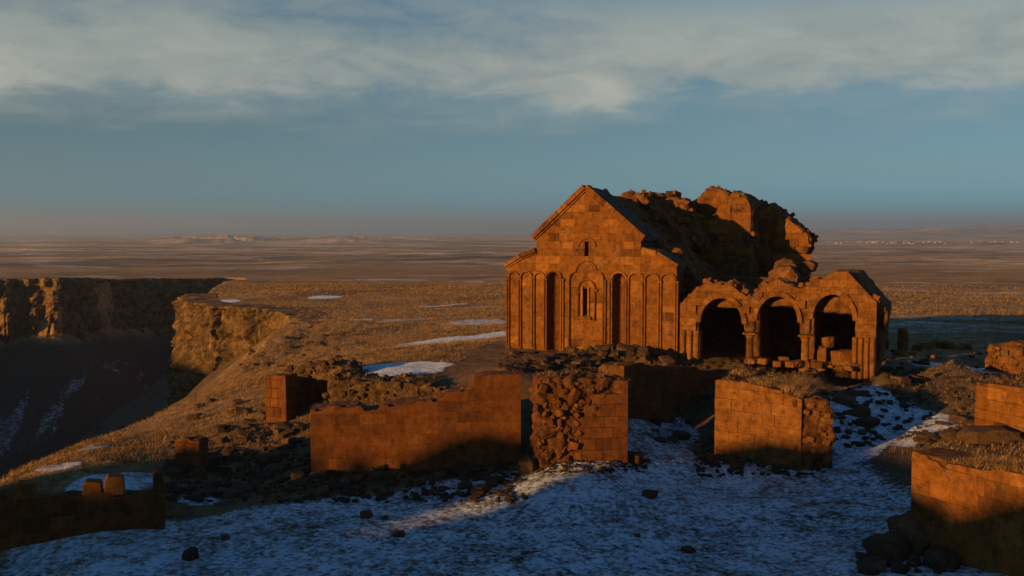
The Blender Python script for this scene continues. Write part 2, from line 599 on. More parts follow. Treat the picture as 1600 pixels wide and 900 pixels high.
# ------------------------------------------------------------------ terrain
CTRL_PX = [  # px, py, distance: ground seen in the photograph
    (0, 890, 27.6), (400, 892, 27.5), (800, 900, 27.3), (1200, 900, 27.3), (1500, 890, 27.6), (300, 830, 31.2), (800, 820, 32.1),
    (1250, 800, 33.6), (1250, 762, 36.9), (600, 790, 34.4), (850, 756, 35.4), (1000, 724, 38.6), (1150, 752, 37.9), (1350, 765, 36.5),
    (160, 738, 34.0), (150, 692, 38.0), (0, 703, 36.0), (100, 660, 44.0), (230, 620, 55.0), (355, 577, 72.0), (300, 650, 47.0),
    (400, 612, 53.0), (480, 562, 63.0), (420, 572, 67.0), (600, 602, 47.5), (600, 586, 50.0), (700, 582, 50.5), (500, 746, 37.0), (600, 747, 37.1), (700, 747, 37.3), (800, 744, 37.6), (560, 740, 38.4), (700, 738, 38.9), (910, 724, 37.2), (960, 722, 37.6), (770, 562, 55.0),
    (350, 695, 41.0), (420, 722, 39.5), (300, 725, 38.0), (790, 577, 46.0), (920, 568, 49.5),
    (1040, 686, 43.0), (1050, 662, 47.0), (1000, 566, 53.0), (1060, 566, 54.0), (1350, 690, 42.5), (1400, 655, 46.0), (1480, 700, 38.5),
    (1300, 607, 51.5), (1300, 583, 58.0), (1400, 602, 52.0), (1500, 582, 56.0), (1570, 572, 60.0), (1180, 580, 52.0), (1240, 583, 53.0),
    (1450, 542, 70.0), (1590, 532, 75.0), (1400, 502, 95.0), (1590, 502, 95.0), (600, 532, 85.0), (700, 512, 95.0), (480, 502, 120.0),
    (600, 480, 150.0), (770, 480, 140.0), (420, 482, 148.0), (330, 467, 182.0), (290, 478, 172.0), (450, 455, 190.0), (600, 452, 220.0),
    (750, 442, 260.0), (500, 435, 340.0), (400, 438, 375.0), (360, 438, 410.0), (20, 434, 320.0), (72, 434, 325.0), (192, 435, 375.0), (100, 429, 480.0),
    (250, 425, 560.0), (500, 421, 600.0), (800, 416, 640.0), (1400, 442, 280.0), (1400, 421, 500.0), (1590, 452, 220.0), (1590, 421, 500.0)]
CTRL = [at(*c) for c in CTRL_PX]
for a in np.linspace(-46, 46, 7):
    for d, z in ((1200, -24.5), (3500, -44), (9000, -52), (16000, -46)):
        CTRL.append(np.array([math.sin(R(a)) * d, math.cos(R(a)) * d, z]))
for u, v in ((-1, 0), (3, -.5), (8, -.5), (11, -.5), (15, -.5), (19, -.5), (22.5, -.5), (5, 8), (12, 14), (20, 12), (26, 6)):
    CTRL.append(cw(u, v, 0.0))
for x, y, z in ((-40, 20, -2), (-60, 60, -2), (-14, 14, -2.7), (0, 14, -2.7), (14, 14, -2.6), (30, 30, -1.5), (45, 50, -1.2)):
    CTRL.append(np.array([x, y, z], float))
CTRL = np.array(CTRL)


def lp(x, y):
    a = np.arctan2(x, y)
    d = np.sqrt(x * x + y * y)
    return np.stack([np.clip(a, -0.85, 0.85) * 1.6, np.log(np.maximum(d, 14.0))], -1)


_c = lp(CTRL[:, 0], CTRL[:, 1])
_K = np.linalg.norm(_c[:, None] - _c[None], axis=-1)
_w = np.linalg.solve(np.block([[-_K - 0.004 * np.eye(len(_c)), np.ones((len(_c), 1))], [np.ones((1, len(_c))), np.zeros((1, 1))]]), np.r_[CTRL[:, 2], 0])


def base_z(x, y):
    q = lp(x, y)
    out = np.zeros(len(q))
    for i in range(0, len(q), 20000):
        k = -np.linalg.norm(q[i:i + 20000, None] - _c[None], axis=-1)
        out[i:i + 20000] = k @ _w[:-1] + _w[-1]
    return out


def PX(px, d):
    return ((px - 800) / F * d, d)


NEAR_RIM = [(-110, -20), (-34, 10), (-21, 24), (-20, 36), (-21.2, 44), (-21.6, 55), (-22, 72), (-25, 92), (-30, 115), PX(445, 138), PX(430, 148)]
PROM_RIM = [PX(430, 148), PX(412, 153), PX(388, 154), PX(358, 162), PX(326, 163), PX(304, 170), PX(296, 178), PX(305, 198), PX(318, 230)]
BACK_RIM = [PX(340, 290), PX(365, 350), PX(375, 410), PX(370, 440)]
WEST_RIM = [PX(350, 440), PX(270, 405), PX(192, 372), PX(120, 345), PX(84, 322), PX(50, 322), PX(15, 321), PX(-30, 316), PX(-80, 308)]
OFF_RIM = [(-225, 314), (-300, 292), (-300, 190), (-222, 120), (-205, 20), (-190, -50)]
GORGE = np.array(NEAR_RIM + PROM_RIM[1:] + BACK_RIM + WEST_RIM + OFF_RIM, float)


def seg_dist(x, y, A, B):
    d = B - A
    t = np.clip(((x - A[0]) * d[0] + (y - A[1]) * d[1]) / (d @ d), 0, 1)
    return np.hypot(x - A[0] - t * d[0], y - A[1] - t * d[1])


def gorge_sd(x, y):
    """positive inside the gorge: distance from its rim; second value: distance to the grassy near rim only"""
    best = np.full(len(x), 1e9); near = np.full(len(x), 1e9)
    ins = np.zeros(len(x), bool)
    n = len(GORGE)
    for i in range(n):
        A, B = GORGE[i], GORGE[(i + 1) % n]
        d = seg_dist(x, y, A, B)
        best = np.minimum(best, d)
        if i < len(NEAR_RIM) - 2:
            near = np.minimum(near, d)
        c = (A[1] > y) != (B[1] > y)
        with np.errstate(divide='ignore', invalid='ignore'):
            xi = (B[0] - A[0]) * (y - A[1]) / (B[1] - A[1]) + A[0]
        ins ^= c & (x < xi)
    return np.where(ins, best, -best), near


def sstep(a, b, x):
    t = np.clip((x - a) / (b - a), 0, 1)
    return t * t * (3 - 2 * t)


def terrain(x, y, detail=True):
    x = np.asarray(x, float); y = np.asarray(y, float)
    z = base_z(x, y)
    d = np.hypot(x, y)
    P = np.c_[x, y]
    if detail:
        z = z + fbm(P, 0.35, 4, 3) * 0.16 * sstep(300, 60, d) + fbm(P, 0.05, 3, 5) * 0.55 * sstep(25, 110, d) * sstep(3000, 300, d)
        z = z + fbm(P, 1 / 150.0, 5, 9) * 5.0 * sstep(350, 1000, d) * sstep(4000, 2000, d)
        z = z + fbm(P, 1 / 700.0, 6, 12) * 16.0 * sstep(1800, 4200, d)
        # low dark hills on the left horizon, pale mountains on the right
        ang = np.degrees(np.arctan2(x, y))
        z = z + np.clip(fbm(P, 1 / 300.0, 6, 21, 0.6) * 1.9 + 0.3, 0, None) * 24 * sstep(4200, 5200, d) * sstep(7600, 6400, d) * sstep(-24, -19, ang) * sstep(-4, -10, ang)
        z = z + np.clip(fbm(P, 1 / 1900.0, 6, 33) + 0.5, 0, None) * 165 * sstep(10500, 13500, d) * (0.10 + 0.90 * sstep(8, 20, ang))
    oc = at(440, 530, 92)
    ob = np.exp(-(((x - oc[0]) / 9) ** 2 + ((y - oc[1]) / 24) ** 2))
    z = z + ob * (0.2 + fbm(P, 0.22, 5, 55, 0.6) * 1.3)
    s, near = gorge_sd(x, y)
    cl = np.where((near - np.abs(s)) < 0.5, sstep(112, 142, y), 1.0)
    si = np.clip(s + 2.4 * cl * sstep(95, 125, d) + fbm(P, 0.09, 3, 17) * 1.2 * sstep(60, 130, d), 0, None)
    drop = 20 * sstep(0.0, 2.8, si) + 0.72 * np.clip(si - 4, 0, None)
    soft = 0.55 * si + 0.012 * si * si
    wn = sstep(14, 4, near - s * 0.999) * (near < 80)
    drop = soft * (1 - cl) + drop * cl
    drop = np.minimum(drop, 62 + fbm(P, 0.03, 3, 8) * 5)
    rough = fbm(P, 0.12, 5, 41) * 2.2 * sstep(3, 14, si)
    # the near hill rounds over gently before it falls
    lip = np.where((near < 14) & (s <= 0), -0.018 * (14 - near) ** 2 * 0.35, 0) * (1 - cl)
    lip2 = np.where((near - np.abs(s) < 0.5) & (s > 0), -0.018 * 196 * 0.35, 0) * (1 - cl)
    z = z - drop + rough + lip + lip2 * sstep(0, 1, s + 1)
    # unseen ground raised left of the picture, added to shade the gorge cliffs
    shade_bank = sstep(-203, -216, x) * sstep(150, 90, y) * sstep(-70, -30, y)
    z = z + sstep(-285, -305, x) * sstep(60, 110, y) * sstep(330, 280, y) * 9 * (s <= 0)
    z = z + shade_bank * (19 + fbm(P, 0.02, 4, 77) * 4) * (s <= 0)
    return z


def gz(x, y):
    hit, p, n, f = GROUND.ray_cast(Vector((x, y, 500)), Vector((0, 0, -1)))
    return p.z if hit else float(terrain(np.array([x]), np.array([y]))[0])


def ground_at(px, py, lo=25, hi=400):
    """where a pixel's ray meets the ground"""
    r = Vector(px2ray(px, py)).normalized()
    hit, p, n, f = GROUND.ray_cast(Vector((0, 0, CZ)) + r * lo, r)
    return np.array(p[:]) if hit else at(px, py, hi)


def snow_mask(x, y, z):
    """where snow lies: ellipses on the ground given by what the photograph shows"""
    P = np.c_[x, y]
    m = np.zeros(len(x))
    sd_, near = gorge_sd(x, y)

    def ell(px, py, d, rx, ry, amt, rot=0.0):
        nonlocal m
        c = at(px, py, d)
        dx, dy = x - c[0], y - c[1]
        ca, sa = math.cos(rot), math.sin(rot)
        q = np.hypot((dx * ca + dy * sa) / rx, (-dx * sa + dy * ca) / ry)
        I = np.flatnonzero((q < 1.6) & (sd_ < 0.3))
        if len(I):
            qq = q[I] + fbm(P[I], 0.9 / max(min(rx, ry), .8), 4, 61) * 0.5
            m[I] = np.maximum(m[I], amt * sstep(1.12, 0.72, qq))
    # broad foreground field
    dN = np.hypot(x, y)
    fg = sstep(-18.5, -16, x + (y - 30) * 0.35) * sstep(41.5, 38.5, y - x * 0.10) * sstep(39.4, 37.6, y - 0.47 * x + 0.5 * fbm(P, 0.7, 3, 19)) * sstep(17.5, 14.5, x)
    m = np.maximum(m, fg * 0.80)
    ell(1040, 690, 44, 2.2, 5.0, 0.75, -0.2)
    ell(1000, 720, 41, 3.0, 2.0, 0.8)
    ell(1390, 660, 45, 3.0, 5.0, 0.86)
    ell(1330, 690, 42, 1.6, 3.0, 0.85)
    ell(160, 738, 34.3, 2.1, 2.2, 0.9)
    ell(200, 715, 35.5, 1.4, 1.4, 0.8)
    ell(95, 705, 37, 1.0, .8, 0.85)
    ell(140, 667, 42, .9, .8, 0.8)
    ell(310, 780, 34.5, .9, .7, 0.85)
    ell(440, 728, 38.6, 1.0, .5, 0.8)
    ell(628, 582, 52.5, 3.4, 2.6, 1.15, 0.1)
    ell(730, 528, 78, 7.0, 5.5, 1.05, 0.3)
    ell(660, 545, 70, 6.0, 1.6, 0.95, 0.3)
    ell(640, 495, 115, 5.0, 4.0, 0.75)
    ell(590, 495, 122, 4.0, 2.0, 0.9)
    ell(720, 482, 140, 10.0, 3.0, 0.7)
    ell(760, 500, 105, 5.0, 4.0, 0.8)
    ell(354, 467, 172, 2.6, 5.0, 1.3)
    ell(508, 463, 178, 3.6, 5.0, 1.2)
    ell(690, 478, 150, 6.0, 3.0, 0.9)
    ell(1300, 603, 50, 2.0, 1.6, 0.62)
    ell(1490, 576, 58, 3.0, 2.2, 1.1)
    ell(1470, 508, 88, 14, 4, 0.66)
    ell(1440, 525, 80, 4, 2.4, 0.66)
    ell(1540, 518, 82, 6, 3, 0.66)
    ell(1450, 492, 102, 16, 4, 0.66)
    ell(1420, 470, 135, 22, 5, 0.5)
    ell(1560, 455, 200, 30, 9, 0.7)
    # gorge screes
    s = sd_
    gm = sstep(-114, -126, x) * sstep(9, 16, s) * sstep(100, 140, dN) * sstep(1, 12, near - np.abs(s)) * np.clip(0.36 + 0.5 * fbm(P, 0.03, 3, 71) + 0.9 * fbm(P * np.array([1.0, 0.4]), 0.2, 5, 72, 0.65), 0, 0.66)
    m = np.maximum(m, gm)
    # scattered thin remnants on the plateau
    pl = np.clip(fbm(np.c_[x * .5, y], 0.045, 4, 91) - 0.23, 0, 1) * 2.6 * sstep(60, 110, dN) * (s < 0) * sstep(1500, 300, dN)
    m = np.maximum(m, np.clip(pl, 0, 0.75))
    return m


def build_ground():
    a_in = np.radians(np.linspace(-32, 32, 660))
    a_out = np.radians(np.r_[np.linspace(33, 180, 50)])
    ang = np.r_[-a_out[::-1], a_in, a_out]
    rad = np.r_[np.linspace(0.5, 20, 14), np.geomspace(21, 110, 270), np.geomspace(111, 520, 220), np.geomspace(525, 17000, 170)]
    A, Rr = np.meshgrid(ang, rad)
    x = (np.sin(A) * Rr).ravel(); y = (np.cos(A) * Rr).ravel()
    z = terrain(x, y)
    sn = snow_mask(x, y, z)
    z = z + np.clip(sn, 0, 1) * 0.05
    me = grid_mesh('ground', np.c_[x, y, z], len(rad), len(ang))
    P = np.c_[x, y]
    d = np.hypot(x, y)
    s, _ = gorge_sd(x, y)
    soil = np.clip(sstep(70, 50, d) * sstep(-17, -6, x) * 0.85 + 0.5 * fbm(P, 0.12, 4, 14) * sstep(160, 60, d), 0, 1)
    oc = at(440, 530, 92)
    soil = np.maximum(soil, np.exp(-(((x - oc[0]) / 9) ** 2 + ((y - oc[1]) / 24) ** 2)) * 0.55)
    soil = np.maximum(soil, sstep(2, 8, s))
    attr(me, 'snow', sn); attr(me, 'soil', soil); attr(me, 'far', sstep(260, 900, d))
    o = put('ground', me, M['ground'])
    tag(o, kind='structure')
    bpy.context.view_layer.update()
    return o


GROUND = build_ground()

# unseen blocker added behind the camera, crest shaped to shade the foreground; s = along the light, p = across it
PERP = np.array([TRAV[1], -TRAV[0]])
RIDGE_S = -62.0


def crest_needed(px, py, d):
    q = at(px, py, d)
    return float(q[:2] @ PERP), float(q[2] + (q[:2] @ TRAV - RIDGE_S) * TAN_EL)


def build_shadow_blocker():
    pts = [crest_needed(1599, 782, 26.0), crest_needed(1510, 806, 28.5), crest_needed(1425, 764, 30.0), crest_needed(1275, 702, 38.6), crest_needed(1215, 690, 40.0)]
    pts += [crest_needed(1140, 706, 43.0)]
    pts += [crest_needed(815, 690, 38.6), crest_needed(750, 679, 38.4), crest_needed(700, 690, 38.2), crest_needed(630, 722, 38.1), crest_needed(560, 706, 37.8), crest_needed(490, 714, 37.6)]
    pts += [crest_needed(400, 696, 40), crest_needed(230, 784, 31.5), crest_needed(40, 776, 30.5)]
    pts = sorted(pts)
    pp = np.array([a for a, b in pts]); zz = np.array([b for a, b in pts])
    print('CREST', [(round(a, 1), round(b, 2)) for a, b in pts])
    pp = np.r_[-60, pp[0] - 6.0, pp[0] - 1.5, pp, pp[-1] + 12, 60]
    zz = np.r_[-2, 2.0, zz[0] - 1.2, zz, zz[-1] + 0.4, zz[-1]]
    p = np.r_[np.linspace(-60, -42, 30), np.linspace(-41.9, 2, 460), np.linspace(2.3, 60, 50)]
    s = np.r_[np.linspace(-150, -70, 30), np.linspace(-69, -55, 46), np.linspace(-54, -26, 30)]
    prof = np.interp(p, pp, zz)
    a0 = at(690, 796, 33.9); a1 = at(1000, 720, 38.8)       # the strip of sunlit snow: a gap in the crest
    n0, n1 = a0[:2] @ PERP, a1[:2] @ PERP
    nc = 0.5 * (n0 + n1)
    print('NOTCH', n0, n1)
    zn = a0[2] + (a0[:2] @ TRAV - RIDGE_S) * TAN_EL - 0.45
    w = sstep(1.35, 0.5, np.abs(p - nc))
    prof = prof * (1 - w) + np.minimum(prof, zn) * w
    Pm, Sm = np.meshgrid(p, s)
    x = Pm * PERP[0] + Sm * TRAV[0]; y = Pm * PERP[1] + Sm * TRAV[1]
    t = np.abs(Sm - RIDGE_S)
    fall = np.where(Sm > RIDGE_S, sstep(36, 0, t), sstep(88, 0, t))
    z = -6 + (prof[None, :] + 6) * fall ** 1.2
    z = z + fbm(np.c_[x.ravel(), y.ravel()], 0.25, 4, 51).reshape(z.shape) * 0.5 * sstep(0.5, 6, t)
    me = grid_mesh('shadow_blocker', np.c_[x.ravel(), y.ravel(), z.ravel()], len(s), len(p))
    attr(me, 'snow', np.full(z.size, 0.45)); attr(me, 'soil', np.full(z.size, 0.3)); attr(me, 'far', np.zeros(z.size))
    tag(put('shadow_blocker', me, M['ground']), kind='structure')


build_shadow_blocker()


def build_cliff(name, rim, height, seed, step=0.38, out=1.2, amp=2.4, fade=0):
    """free-standing rock face along a stretch of the gorge rim"""
    P = [np.array(p, float) for p in rim]
    pts = []
    for a, b in zip(P[:-1], P[1:]):
        n = max(2, int(np.linalg.norm(b - a) / step))
        for i in range(n):
            pts.append(a + (b - a) * i / n)
    pts.append(P[-1]); pts = np.array(pts)
    k = np.ones(9) / 9
    pad = np.r_[np.repeat(pts[:1], 4, 0), pts, np.repeat(pts[-1:], 4, 0)]
    pts = np.stack([np.convolve(pad[:, i], k, 'valid') for i in (0, 1)], 1)
    tan = np.gradient(pts, axis=0); tan /= np.linalg.norm(tan, axis=1)[:, None]
    nor = np.stack([-tan[:, 1], tan[:, 0]], 1)
    test, _ = gorge_sd(*(pts + nor * 3).T)
    if np.mean(test) < 0:
        nor = -nor
    zr = terrain(*(pts - nor * 5.0).T)
    nz = int(height / step)
    rows = [(-6.0, 0.15, 0.1), (-4.5, 0.0, 0.1), (-3.0, -0.05, 0.25), (-1.2, 0.0, 0.4)] + [(out + 0.05 * i * step, i * step, 1.0 if i > 1 else 0.6) for i in range(nz)]
    V = []
    along = np.r_[0, np.cumsum(np.linalg.norm(np.diff(pts, axis=0), axis=1))]
    fd = sstep(0, fade, along) if fade else np.ones(len(pts))
    for off, dn, w in rows:
        base = np.c_[pts + nor * (off - (1 - fd) * 6.0)[:, None], zr - dn + (0.05 if dn == 0 else 0)]
        w = w * (0.25 + 0.75 * fd)
        q = base * np.array([1, 1, 0.28])
        rib = 1 - np.abs(fbm(base * np.array([1, 1, .12]), 0.42, 3, seed + 31)) * 2
        d = fbm(q, 0.16, 4, seed) * amp * 1.4 + (rib - .6) * amp * 0.55 + (0.5 - worley(base * np.array([1, 1, .55]), 0.5, seed + 3)) * amp * 0.55 + (0.5 - worley(base * np.array([1, 1, .35]), 0.17, seed)) * amp * 2.0 + fbm(base, 0.9, 4, seed + 5, 0.65) * amp * 0.55
        ledge = fbm(np.c_[pts * 0.02, np.full(len(pts), dn * 0.45)], 1.0, 2, seed + 9) * amp * 0.5
        V.append(base + np.c_[nor * ((d + ledge) * w)[:, None], fbm(base, 0.35, 3, seed + 2) * 0.7 * w])
    V = np.concatenate(V)
    me = grid_mesh(name, V, len(rows), len(pts), False)
    tag(put(name, me, M['cliff']), kind='structure')


build_cliff('gorge_cliff', [NEAR_RIM[-3], NEAR_RIM[-2]] + PROM_RIM[0:8], 26, 3, fade=30)
build_cliff('gorge_cliff', WEST_RIM[0:9], 26, 8, step=0.8, amp=3.4)


# ------------------------------------------------------------------ masonry builders
def courses(z0, z1, h, rs, jit=0.12):
    zs = [z0]
    while zs[-1] < z1 - h * 0.35:
        zs.append(min(z1, zs[-1] + h * rs.uniform(1 - jit, 1 + jit)))
    zs[-1] = z1
    return zs


def split(x0, x1, w, rs, jit=0.4):
    n = max(1, round((x1 - x0) / w))
    t = np.cumsum(np.r_[0, rs.uniform(1 - jit, 1 + jit, n)])
    return x0 + (x1 - x0) * t / t[-1]


def densify(poly, step=0.12):
    out = []
    for i in range(len(poly)):
        a, b = np.array(poly[i]), np.array(poly[(i + 1) % len(poly)])
        n = max(1, int(np.linalg.norm(b - a) / step))
        out += [a + (b - a) * t / n for t in range(n)]
    return out


def area(poly):
    p = np.array(poly)
    return 0.5 * np.sum(p[:, 0] * np.roll(p[:, 1], -1) - np.roll(p[:, 0], -1) * p[:, 1])


def simplify(poly, eps=0.012):
    pts = [np.array(p) for p in poly]
    ch = True
    while ch and len(pts) > 4:
        ch = False
        for i in range(len(pts)):
            a, b, c = pts[i - 1], pts[i], pts[(i + 1) % len(pts)]
            if np.linalg.norm(b - a) < 1e-3 or abs((b[0] - a[0]) * (c[1] - a[1]) - (b[1] - a[1]) * (c[0] - a[0])) < eps * max(np.linalg.norm(c - a), .05):
                pts.pop(i); ch = True
                break
    return pts


def put_stone(poly, parent, mat, y0, depth=0.22, ch=0.014, name='stone'):
    V, Fc = prism([tuple(p) for p in poly], y0, y0 + depth, ch)
    me = mesh_from('stone', V, Fc)
    return put(name, me, mat, parent)


def lay(parent, mat, x0, x1, z0, z1, h, w, rs, top=None, bottom=None, y=0.0, jit=0.012, keep=None, warp=None, gap=0.012, ch=0.014, depth=0.22, edges=None):
    """courses of separately built ashlar blocks on the plane y; top/bottom(x) bound them, warp() pushes outlines out of openings"""
    out = []
    zs = courses(z0, z1, h, rs)
    for ci, (za, zb) in enumerate(zip(zs[:-1], zs[1:])):
        bounds = edges if edges is not None else [x0, x1]
        for ea, eb in zip(bounds[:-1], bounds[1:]):
            xs = split(ea, eb, w, rs)
            for xa, xb in zip(xs[:-1], xs[1:]):
                xm, zm = (xa + xb) / 2, (za + zb) / 2
                poly = [(xa + gap, za + gap), (xb - gap, za + gap), (xb - gap, zb - gap), (xa + gap, zb - gap)]
                if keep is not None and not keep(xm, zm, xa, xb, za, zb):
                    continue
                need = False
                if top is not None:
                    need |= min(top(xa), top(xb), top(xm)) < zb
                if bottom is not None:
                    need |= max(bottom(xa), bottom(xb)) > za
                if warp is not None or need:
                    q = densify(poly)
                    if top is not None:
                        q = [np.array((p[0], min(p[1], top(p[0]) - gap))) for p in q]
                    if bottom is not None:
                        q = [np.array((p[0], max(p[1], bottom(p[0])))) for p in q]
                    if warp is not None:
                        q = [warp(p) for p in q]
                    poly = simplify(q)
                    if len(poly) < 3 or area(poly) < 0.22 * (xb - xa) * (zb - za):
                        continue
                out.append(put_stone(poly, parent, mat, y + rs.uniform(-jit, jit), depth, ch))
    return out


def wall_frame(A, B):
    A = np.array(A, float); B = np.array(B, float)
    d = B - A
    return A, np.linalg.norm(d[:2]), math.atan2(d[1], d[0])


BLADES = []


def tuft(x, y, z, n, h, spread, rs):
    for _ in range(n):
        a = rs.uniform(0, 6.283); r = spread * math.sqrt(rs.uniform(0, 1))
        b = np.array([x + r * math.cos(a), y + r * math.sin(a), z - 0.03])
        a2 = rs.uniform(0, 6.283); w = rs.uniform(0.006, 0.016)
        hh = h * rs.uniform(0.2, 1.0) ** 1.3
        ln = rs.normal(0.15, 0.55, 2) * hh
        side = np.array([math.cos(a2), math.sin(a2), 0]) * w
        BLADES.append((b - side, b + side, b + np.array([ln[0], ln[1], hh])))


class Ruin:
    """a stretch of ruined wall: broken core + laid facing stones, in a local frame (x along, y into the wall)"""
    def __init__(s, name, A, B, z0, top, thick, label, group=None, voxel=0.12, amp=0.10, lump=0.10, seed=0, core_mat=None, front=0.16, lscale=1.8, cat='ruined wall'):
        s.A, s.L, s.rz = wall_frame(A, B)
        s.rs = np.random.default_rng(seed + 100)
        s.top, s.z0, s.th = top, z0, thick
        s.root = thing(name, (s.A[0], s.A[1], z0), s.rz, label, cat, group)
        xs = np.linspace(0.12, s.L - 0.12, max(3, int(s.L / 0.25)))
        tops = [max(0.3, top(x) - z0 - 0.06) for x in xs]
        poly = [(xs[0], -0.8), (xs[-1], -0.8)] + [(x, t) for x, t in zip(xs[::-1], tops[::-1])]
        mb = MB(); mb.prism(poly, front, thick)
        s.core = put('rubble_core', roughen(mb.mesh('core'), voxel, amp, 1.5, seed, lump, lscale), core_mat or M['core'], s.root)

    def face(s, mat, h=0.5, w=0.8, zmin=0.0, **kw):
        wr = s.rs.uniform(0, 1, 64) ** 3 * 0.16
        t = lambda x: s.top(x) - s.z0 - wr[int(max(x, 0) / 0.62) % 64]
        zt = max(t(x) for x in np.linspace(0, s.L, 40))
        return lay(s.root, mat, 0, s.L, zmin, zt, h, w, s.rs, top=t, **kw)

    def world(s, x, y, z):
        c, sn = math.cos(s.rz), math.sin(s.rz)
        return np.array([s.A[0] + x * c - y * sn, s.A[1] + x * sn + y * c, s.z0 + z])

    def end_face(s, mat, x, right=True, h=0.5, w=0.6, y0=0.0, y1=None):
        """facing stones on one end of the wall"""
        y1 = y1 or s.th
        e = put('end_facing', None, None, s.root, (x, y0 if right else y1, 0), math.pi / 2 if right else -math.pi / 2)
        zt = s.top(min(max(x, 0.1), s.L - 0.1)) - s.z0
        lay(e, mat, 0, y1 - y0, 0, zt, h, w, s.rs)

    def strew(s, n, size, mat, sub=2):
        """broken stones set into the face and along the top"""
        for i in range(n):
            x = s.rs.uniform(0, s.L); t = s.top(x) - s.z0
            top = s.rs.uniform() < 0.45
            z = t + .02 if top else s.rs.uniform(.2, 1.0) * t
            y = s.rs.uniform(0, s.th) if top else s.rs.uniform(-.05, .12)
            o = put('rubble_stone', rock_mesh('rubble_stone', int(s.rs.integers(1, 10 ** 6)), sub, .9, .25, s.rs.uniform(.2, .8)), mat, s.root, (x, y, z))
            q = s.rs.uniform(*size); o.scale = (q * s.rs.uniform(.8, 1.4), q * s.rs.uniform(.7, 1.1), q * s.rs.uniform(.6, 1.0)); o.rotation_euler = s.rs.uniform(-.5, .5, 3) + np.array([0, 0, s.rs.uniform(0, 6)])

    def grass_top(s, n, h=0.25, x0=0.0, x1=None):
        x1 = x1 or s.L
        for _ in range(n):
            x = s.rs.uniform(x0, x1); y = s.rs.uniform(0.1, s.th)
            p = s.world(x, y, s.top(x) - s.z0)
            if mnoise.noise(Vector((p[0] * .9, p[1] * .9, 3.3))) < -0.12:
                continue
            tuft(p[0], p[1], p[2], int(s.rs.integers(5, 16)), h, s.rs.uniform(.06, .22), s.rs)


def lin(pts):
    X = [p[0] for p in pts]; Z = [p[1] for p in pts]
    return lambda x: float(np.interp(x, X, Z))


def stud(o, n, size, mat, parent, seed, aim=(0, -0.55, 0.83)):
    """broken stones bedded in the torn surface of a ruin"""
    rs = np.random.default_rng(seed)
    me = o.data
    co = np.empty(len(me.vertices) * 3, np.float32); me.vertices.foreach_get('co', co); co = co.reshape(-1, 3)
    no = np.empty(len(me.vertices) * 3, np.float32); me.vertices.foreach_get('normal', no); no = no.reshape(-1, 3)
    I = np.flatnonzero((no @ np.array(aim)) > 0.25)
    I = I[fbm(co[I].astype(float), 0.6, 3, seed) > -0.15]
    for i in rs.choice(I, n):
        q = size[0] + (size[1] - size[0]) * rs.uniform() ** 2
        st = put('rubble_stone', STUDS[int(rs.integers(len(STUDS)))], mat, parent, tuple(co[i].astype(float) + no[i].astype(float) * q * .15))
        st.scale = (q * rs.uniform(.8, 1.5), q * rs.uniform(.7, 1.1), q * rs.uniform(.6, 1.0)); st.rotation_euler = rs.uniform(-.7, .7, 3) + np.array([0, 0, rs.uniform(0, 6)])


STUDS = [rock_mesh('rubble_stone', 900 + i, 1, .9, .2, .75) for i in range(9)]
for _q in STUDS:
    _q.materials.append(M['tuff'])

